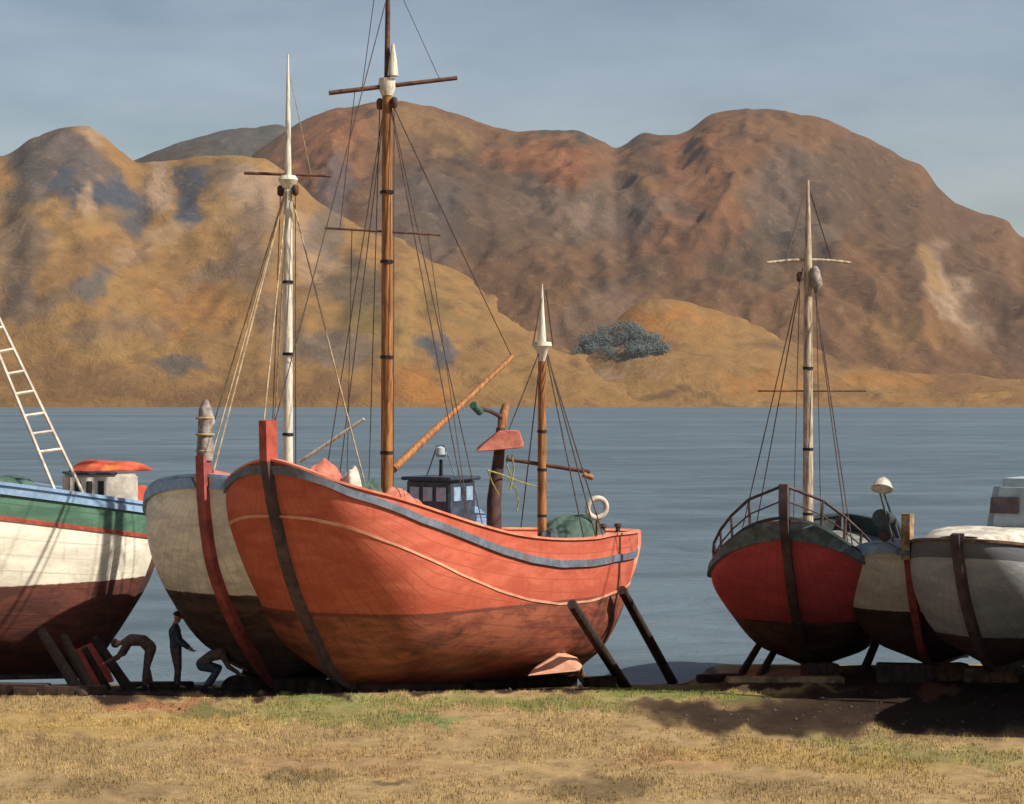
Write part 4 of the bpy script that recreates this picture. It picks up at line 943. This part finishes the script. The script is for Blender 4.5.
# ================================================================== boat added outside the frame so that its hull shades the slip
b7 = Boat((13.4, 38.3, 0), 20)
R7 = empty('fishing_boat', (b7.o.x, b7.o.y, 0), 'dark green boat added outside the frame to the right to throw shadow on the slip', 'boat')
p7 = [(-1.6, 4.9), (-1.4, 3.6), (-1.0, 2.2), (-.5, 1.0), (0, .3), (2.5, .2), (5.4, .1), (7.4, .0), (8.1, .6), (8.6, 1.7), (8.9, 2.9)]
b7.shape(p7, 2.2, 2.0, 5.0); b7.sheer([(-1.7, 4.9), (0, 4.3), (3, 3.7), (6, 3.5), (9, 3.7)])
b7.hull_mesh(R7, hull_mat('green_hull_paint', lin('#3f5a4a'), lin('#324a3e'), lin('#5a453c'), lin('#3f312d'), 1.6)); b7.inner(R7, M['white_paint'], M['deck'], .5)
b7.backbone('stem', [(-1.62, 5.3)]+p7[:5], R7, M['stem_dark']); b7.backbone('keel', p7[4:8], R7, M['stem_dark']); b7.backbone('stern_post', p7[7:], R7, M['stem_dark'])
MB().box(b7.P(5.2, 0, 3.9), 1.8, 2.2, 1.7, b7.p, b7.a, b7.k).build('wheelhouse', M['white_paint'], R7, bevel=.05)
MB().tube([b7.P(2.2, 0, 3.1), b7.P(2.2, 0, 11)], [.13, .07], 10).build('mast', M['mast'], R7)

# ================================================================== shoring poles, blocks and timbers under the boats
def pole(pa, pb_, D, r, mat, label, group, Dtop=None, cat='prop'):
    b = GP(*pb_) if D is None else W(pb_[0], pb_[1], D); a = W(pa[0], pa[1], Dtop or (b.y+.3))
    b.z = gz(b.x, b.y)-.08 if D is None else b.z
    base = Vector(b)
    o = MB().tube([b, b.lerp(a, .3), b.lerp(a, .7), a], [r*1.15, r*1.05, r, r*.92], 9).build('shoring_pole', mat, loc=base)
    return tag(o, label, cat, group)
GPROP = 'shoring poles holding up the beached boats'
pole((622, 590), (675, 684), None, .13, M['dark_wood'], 'long dark pole propping the stern of the orange ketch, the rightmost against open water', GPROP, 50.3)
pole((572, 604), (628, 687), None, .13, M['dark_wood'], 'dark pole leaning on the orange hull just left of the pole against open water', GPROP, 46.5)
pole((560, 648), (592, 686), None, .12, M['mid_wood'], 'short brown pole leaning below the stern of the orange ketch by the pale wedge', GPROP, 49.2)
pole((42, 632), (84, 696), None, .12, M['dark_wood'], 'dark pole leaning on the dark red hull, leftmost of the four by the crouched worker', GPROP, 46.6)
pole((64, 638), (94, 693), None, .12, M['dark_wood'], 'dark pole leaning on the dark red hull, second from the left by the crouched worker', GPROP, 47.2)
pole((84, 648), (110, 690), None, .085, M['dark_wood'], 'thin dark pole standing in front of the red panel', GPROP, 47.4)
pole((94, 638), (132, 690), None, .12, M['dark_wood'], 'dark pole right of the red panel, under the hands of the bending man', GPROP, 47.9)
pole((762, 640), (736, 679), None, .09, M['dark_wood'], 'dark strut under the left side of the red boat, outermost of two', GPROP, 50.2)
pole((776, 648), (757, 677), None, .09, M['dark_wood'], 'dark strut under the left side of the red boat, nearer its stem', GPROP, 50.5)
pole((1000, 585), (1012, 676), None, .11, M['pale_wood'], 'pale yellowish pole leaning on the grey hull at the right edge', GPROP, 44.6)
pole((882, 628), (862, 672), None, .1, M['dark_wood'], 'dark strut between the red boat and the small white boat', GPROP, 49.0)
pole((170, 602), (224, 690), None, .001+.09, M['dark_wood'], 'dark pole hidden under the white boat bow', GPROP, 49.5) if False else None
# red panel being worked on
pn = MB(); a = [W(70, 652, 48.6), W(96, 640, 48.8), W(113, 682, 48.2), W(84, 688, 48.0)]
th = Vector((.02, .12, 0)); pn.add(a+[p+th for p in a], [(0, 1, 2, 3), (7, 6, 5, 4), (0, 4, 5, 1), (1, 5, 6, 2), (2, 6, 7, 3), (3, 7, 4, 0)])
tag(pn.build('rudder_blade', simple('fresh_red_paint', lin('#c25242'), lin('#a8402f'), 3, .5), loc=W(98, 688, 48.2), bevel=.02, smooth=False), 'bright red painted rudder blade behind the poles under the left hull', 'rudder')
# pale wedge and blocks under the ketch stern
wd = MB(); cc = W(553, 672, 48.4); a_ = bt.a; p_ = bt.p
vs = [W(527, 676, 47.6), W(580, 671, 47.8), W(575, 662, 48.2), W(556, 655, 48.6), W(535, 668, 48.4)]
wd.add(vs+[v+Vector((.1, 1.0, -.02)) for v in vs], [(0, 1, 2, 3, 4), (9, 8, 7, 6, 5)]+[(i, 5+i, 5+(i+1) % 5, (i+1) % 5) for i in range(5)])
tag(wd.build('wedge', M['cream_line'], loc=W(553, 676, 47.8), smooth=False, bevel=.02), 'pale pink wedge standing under the stern of the orange ketch', 'wedge')
GB_ = 'timber baulks under the boats'; r_ = random.Random(3)
def baulk(px, py, L, w, h, ang, mat, label):
    p = GP(px, py); p.z = gz(p.x, p.y)+h*.42; return block('timber_baulk', p, L, w, h, ang, M[mat], label, 'timber', GB_, .025)
baulk(548, 687, 1.5, .35, .32, 5, 'dark_wood', 'dark baulk under the pale pink wedge')
baulk(500, 688, .7, .4, .28, 40, 'dark_wood', 'dark block under the keel of the orange ketch near the middle')
baulk(470, 689, .6, .4, .26, -30, 'dark_wood', 'dark block under the keel left of the middle block of the orange ketch')
baulk(600, 688, .8, .3, .3, 20, 'dark_wood', 'dark block beside the foot of the left stern pole')
baulk(352, 692, .8, .3, .26, -20, 'dark_wood', 'dark baulk at the foot of the dark stem of the orange ketch')
baulk(322, 692, .5, .3, .3, 30, 'dark_wood', 'dark stump of timber left of the foot of the dark stem')
baulk(300, 691, 1.2, .3, .35, 10, 'dark_wood', 'dark baulk between the two stem feet')
baulk(262, 690, .9, .35, .55, 35, 'dark_wood', 'tall dark baulk under the red stem of the white boat')
baulk(60, 694, 2.0, .3, .18, 4, 'dark_wood', 'long dark baulk on the ground at the feet of the leaning poles')
baulk(14, 693, 1.6, .4, .24, -8, 'dark_wood', 'dark baulk at the left edge under the dark red hull')
baulk(160, 690, 1.6, .25, .2, 3, 'dark_wood', 'low dark baulk on the ground in front of the standing man')
baulk(785, 682, 2.7, .3, .14, 1, 'pale_wood', 'long pale plank lying on the grass in front of the red boat')
baulk(722, 681, 1.3, .25, .2, 12, 'dark_wood', 'dark baulk at the water edge left of the red boat')
baulk(820, 679, .8, .45, .4, 15, 'dark_wood', 'dark block under the stem foot of the red boat')
baulk(905, 682, 1.3, .4, .45, -10, 'dark_wood', 'dark block between the red boat and the small white boat')
baulk(948, 680, .9, .4, .4, 20, 'mid_wood', 'brown block under the stem of the small white boat')
baulk(990, 682, 1.2, .45, .35, -5, 'mid_wood', 'brown block under the stem foot of the grey boat')

# ================================================================== people
def skin_mesh(name, chains, parent, mat, vox=.011):
    """chains of joints (x,y,z,r): tapered limbs fused into ONE continuous surface"""
    mb = MB(); o0 = parent_world(parent)
    def ball(c, r):
        vs = []; fs = []; n, m = 8, 12
        for i in range(n+1):
            a = pi*i/n
            for j in range(m): b = 2*pi*j/m; vs.append(c+Vector((r*sin(a)*cos(b), r*sin(a)*sin(b), r*cos(a))))
        for i in range(n):
            for j in range(m): fs.append((i*m+j, i*m+(j+1) % m, (i+1)*m+(j+1) % m, (i+1)*m+j))
        mb.add(vs, fs)
    for ch in chains:
        pr = None
        for (x, y, z, r) in ch:
            c = Vector((x, y, z)); ball(c, r)
            if pr and (c-pr[0]).length > 1e-4: mb.tube([pr[0], c], [pr[1], r], 14)
            pr = (c, r)
    o = mb.build(name+'_raw', mat, None)
    md = o.modifiers.new('remesh', 'REMESH'); md.mode = 'VOXEL'; md.voxel_size = vox; md.use_smooth_shade = True
    s_ = o.modifiers.new('smooth', 'SMOOTH'); s_.factor = .5; s_.iterations = 3
    dg = bpy.context.evaluated_depsgraph_get(); m2 = bpy.data.meshes.new_from_object(o.evaluated_get(dg)); m2.name = name
    m2.polygons.foreach_set('use_smooth', [True]*len(m2.polygons))
    bpy.data.objects.remove(o); ob = bpy.data.objects.new(name, m2); COL.objects.link(ob); ob.parent = parent; return ob
def ellips(name, c, rx, ry, rz, parent, mat, zmin=-1, rot=0):
    mb = MB(); vs = []; fs = []; n, m = 10, 16; o0 = parent_world(parent)
    for i in range(n+1):
        cz_ = 1-(1-zmin)*i/n; rr = sqrt(max(0, 1-cz_*cz_))
        for j in range(m):
            a = 2*pi*j/m; x = rr*rx*cos(a); z = rz*cz_; X = x*cos(rot)-z*sin(rot); Z = x*sin(rot)+z*cos(rot)
            vs.append(o0+Vector((c[0]+X, c[1]+rr*ry*sin(a), c[2]+Z)))
    for i in range(n):
        for j in range(m): fs.append((i*m+j, i*m+(j+1) % m, (i+1)*m+(j+1) % m, (i+1)*m+j))
    fs.append(tuple(n*m+j for j in range(m)))
    mb.add(vs, fs); return mb.build(name, mat, parent)
def person(loc, J, label, jacket, trousers, cap=None, hair=None, hs=1.0):
    """J: joints in metres, x along the picture, y depth; facing given by J['f'] (+1 right, -1 left)"""
    R_ = empty('person', loc, label, 'person'); f = J['f']
    def mid(a, b, t): return tuple(a[i]+(b[i]-a[i])*t for i in range(3))
    pel, che, nek, hed = J['pelvis'], J['chest'], J['neck'], J['head']; sp = mid(pel, che, .5)
    if 'spine' in J: sp = J['spine']
    body = [[(*pel, .11), (*sp, .10), (*che, .12), (*nek, .06), (*mid(nek, hed, .45), .056), (*hed, .088)]]
    # face: forehead/chin mass and nose
    fx = J.get('look', (f, 0, 0)); up = Vector(hed)-Vector(nek); up.normalize(); fv = Vector(fx).normalized()
    chin = Vector(hed)-up*.085+fv*.05; nose = Vector(hed)-up*.02+fv*.115; crown = Vector(hed)+up*.055
    body[0][-1] = (*hed, .088)
    body.append([(*hed, .088), (*crown, .082)]); body.append([(*hed, .088), (*chin, .045)]); body.append([(*hed, .088), (*nose, .016)])
    sl, sr_ = Vector(J['sh_l']), Vector(J['sh_r']); lt = Vector((0, .07, 0))
    jac = []; tro = []
    for k_ in (1, -1):
        jac.append([(*(Vector(pel)*.85+Vector(sp)*.15+lt*k_), .135), (*(Vector(sp)+lt*k_*.8), .125), (*(Vector(che)+lt*k_*1.1), .135)])
        tro.append([(*(Vector(pel)+lt*k_*.8), .128), (*J['hp_'+('l' if k_ > 0 else 'r')], .12)])
        body.append([(*(Vector(pel)+lt*k_*.7), .11), (*(Vector(sp)+lt*k_*.6), .10), (*(Vector(che)+lt*k_), .115)])
    jac.append([(*che, .13), (*mid(che, nek, .7), .085), (*mid(che, nek, .95), .07)]); jac.append([(*sl, .085), (*mid(che, nek, .45), .10), (*sr_, .085)])
    for sd, k in (('l', 1), ('r', -1)):
        sh_, el, wr = J['sh_'+sd], J['el_'+sd], J['wr_'+sd]; hp, kn, an = J['hp_'+sd], J['kn_'+sd], J['an_'+sd]
        v = (Vector(wr)-Vector(el)).normalized(); palm = Vector(wr)+v*.07
        side = v.cross(Vector((0, 1, 0))); side = side.normalized() if side.length > .1 else Vector((1, 0, 0)); lat = Vector((0, 1, 0))
        body.append([(*mid(che, nek, .4), .08), (*sh_, .062), (*mid(sh_, el, .5), .05), (*el, .042), (*mid(el, wr, .4), .041), (*wr, .027), (*palm, .034)])
        for n_, (off, ln) in enumerate(((-.03, .075), (-.01, .085), (.01, .08), (.03, .062))):
            b0 = palm+lat*off+v*.035; b1_ = b0+v*ln*.5+side*.008; b2_ = b1_+v*ln*.35+side*.03
            body.append([(*palm, .034), (*b0, .011), (*b1_, .0095), (*b2_, .008)])
        th_ = Vector(wr)+v*.03+lat*-.04*k+side*.02; t2 = th_+v*.045+side*.025
        body.append([(*palm, .034), (*th_, .012), (*t2, .009)])
        toe = (an[0]+f*.17, an[1]+k*-.02, an[2]-.05)
        body.append([(*pel, .11), (*hp, .10), (*mid(hp, kn, .5), .078), (*kn, .055), (*mid(kn, an, .35), .055), (*an, .036), (*toe, .032)])
        jac.append([(*sh_, .085), (*mid(sh_, el, .5), .07), (*el, .06), (*mid(el, wr, .92), .047)])
        tro.append([(*pel, .125), (*hp, .118), (*mid(hp, kn, .5), .10), (*kn, .078), (*mid(kn, an, .35), .08), (*mid(kn, an, .8), .07)])
        heel = (an[0]-f*.06, an[1], an[2]-.055)
        skin_mesh('boot', [[(*mid(kn, an, .72), .062), (an[0], an[1], an[2]-.0, .058), (an[0]+f*.03, an[1], an[2]-.055, .05), (an[0]+f*.11, an[1], an[2]-.065, .046), (an[0]+f*.20, an[1], an[2]-.07, .036)], [(an[0]+f*.03, an[1], an[2]-.055, .05), (*heel, .046)]], R_, M['boot'])
    skin_mesh('body', body, R_, M['skin'], .0075); skin_mesh('jacket', jac, R_, jacket); skin_mesh('trousers', tro, R_, trousers)
    rot = math.atan2(-up.x, up.z)
    hc = Vector(hed)+up*.035-fv*.012
    if cap:
        ellips('cap', tuple(hc), .112*hs, .105*hs, .105*hs, R_, cap, -.1, rot)
    if hair: ellips('hair', tuple(hc), .110*hs, .102*hs, .112*hs, R_, hair, -.35, rot)
    for k in (1, -1):
        e = Vector(hed)+Vector((0, k*.09, -.01)); ellips('ear', tuple(e), .022, .012, .032, R_, M['skin'])
        ey = Vector(hed)+fv*.088+Vector((0, k*.032, 0))+up*.008; ellips('eye', tuple(ey), .012, .012, .012, R_, M['black_iron'])
    return R_
gp = W(176, 684, 47.2); gp.z = gz(gp.x, gp.y)-.0
S = dict(f=1, pelvis=(0, 0, .98), chest=(-.03, 0, 1.38), neck=(-.01, 0, 1.55), head=(.04, 0, 1.72),
         sh_l=(-.03, .19, 1.45), el_l=(.06, .23, 1.16), wr_l=(.28, .20, .98), sh_r=(-.03, -.19, 1.45), el_r=(.09, -.23, 1.17), wr_r=(.32, -.18, 1.0),
         hp_l=(0, .10, .92), kn_l=(.04, .12, .50), an_l=(-.02, .12, .10), hp_r=(.0, -.10, .92), kn_r=(.06, -.12, .50), an_r=(.06, -.12, .10), look=(1, 0, -.15))
person(gp, S, 'standing person in dark jacket and brown trousers facing right, between the two hulls', M['cloth_dark'], M['cloth_brown'], cap=M['hair'])
gp = W(148, 688, 47.0); gp.z = gz(gp.x, gp.y)
S = dict(f=-1, pelvis=(.06, 0, 1.0), spine=(-.12, 0, 1.17), chest=(-.40, 0, 1.18), neck=(-.60, 0, 1.12), head=(-.74, 0, 1.10),
         sh_l=(-.46, .19, 1.12), el_l=(-.60, .22, .84), wr_l=(-.86, .18, .72), sh_r=(-.46, -.19, 1.12), el_r=(-.66, -.24, .80), wr_r=(-.96, -.16, .66),
         hp_l=(.06, .10, .95), kn_l=(-.06, .13, .52), an_l=(.05, .13, .10), hp_r=(.06, -.10, .95), kn_r=(-.02, -.12, .50), an_r=(-.06, -.13, .10), look=(-.75, 0, -.7))
person(gp, S, 'person bending forward at the waist, hands out toward the red rudder blade', M['cloth_brown'], M['cloth_brown'], hair=M['ginger'])
gp = W(206, 689, 46.6); gp.z = gz(gp.x, gp.y)
S = dict(f=1, pelvis=(-.10, 0, .62), spine=(.12, 0, .80), chest=(.36, 0, .86), neck=(.50, 0, .94), head=(.58, 0, 1.06),
         sh_l=(.40, .18, .85), el_l=(.58, .24, .62), wr_l=(.80, .18, .50), sh_r=(.40, -.18, .85), el_r=(.56, -.24, .58), wr_r=(.78, -.16, .42),
         hp_l=(-.08, .11, .58), kn_l=(.28, .16, .50), an_l=(.06, .15, .10), hp_r=(-.08, -.11, .58), kn_r=(.30, -.16, .48), an_r=(.0, -.15, .10), look=(.9, 0, -.35))
person(gp, S, 'person crouching in dark clothes and working low under the white bow', M['cloth_brown'], M['cloth_dark'], cap=M['cloth_dark'])
p = W(246, 690, 47.2); p.z = gz(p.x, p.y)
heap('net_heap', p, .55, .4, .42, 0, M['dark_wood'], 'dark heap of nets and timber under the bow of the white boat', 'nets', 61)
for (b_, par, q_, zz_, rr_) in ((bt, R, s_m, (3.6, 5.2, 7.4, 9.6, 11.2), .15), (b2, R2, s2, (5.6, 7.5, 9.2), .125), (b4, R4, s4, (3.6, 5.2, 7.2), .125), (bt, R, s_z, (3.4, 4.6, 5.6), .12)):
    for z_ in zz_: MB().tube([b_.P(q_, 0, z_), b_.P(q_, 0, z_+.07)], rr_*1.06, 12).build('mast_band', M['black_iron'], par)
for (b_, par, q_, z_) in ((bt, R, s_m, yz-.45), (b2, R2, s2, z2c-.3), (b4, R4, s4, z4c-.35)):
    for k in (-1, 1):
        c = b_.P(q_, .2*k, z_); MB().tube([c+Vector((0, 0, .13)), c+Vector((0, 0, .08)), c-Vector((0, 0, .08)), c-Vector((0, 0, .13))], [.04, .08, .08, .04], 8).build('pulley_block', M['yard'], par)
        rope(c, b_.P(q_-.25, .35*k, dk(b_, q_)+.9), par, r=.011, sag=.02, name='halyard')
print('OBJECTS', len(bpy.data.objects))
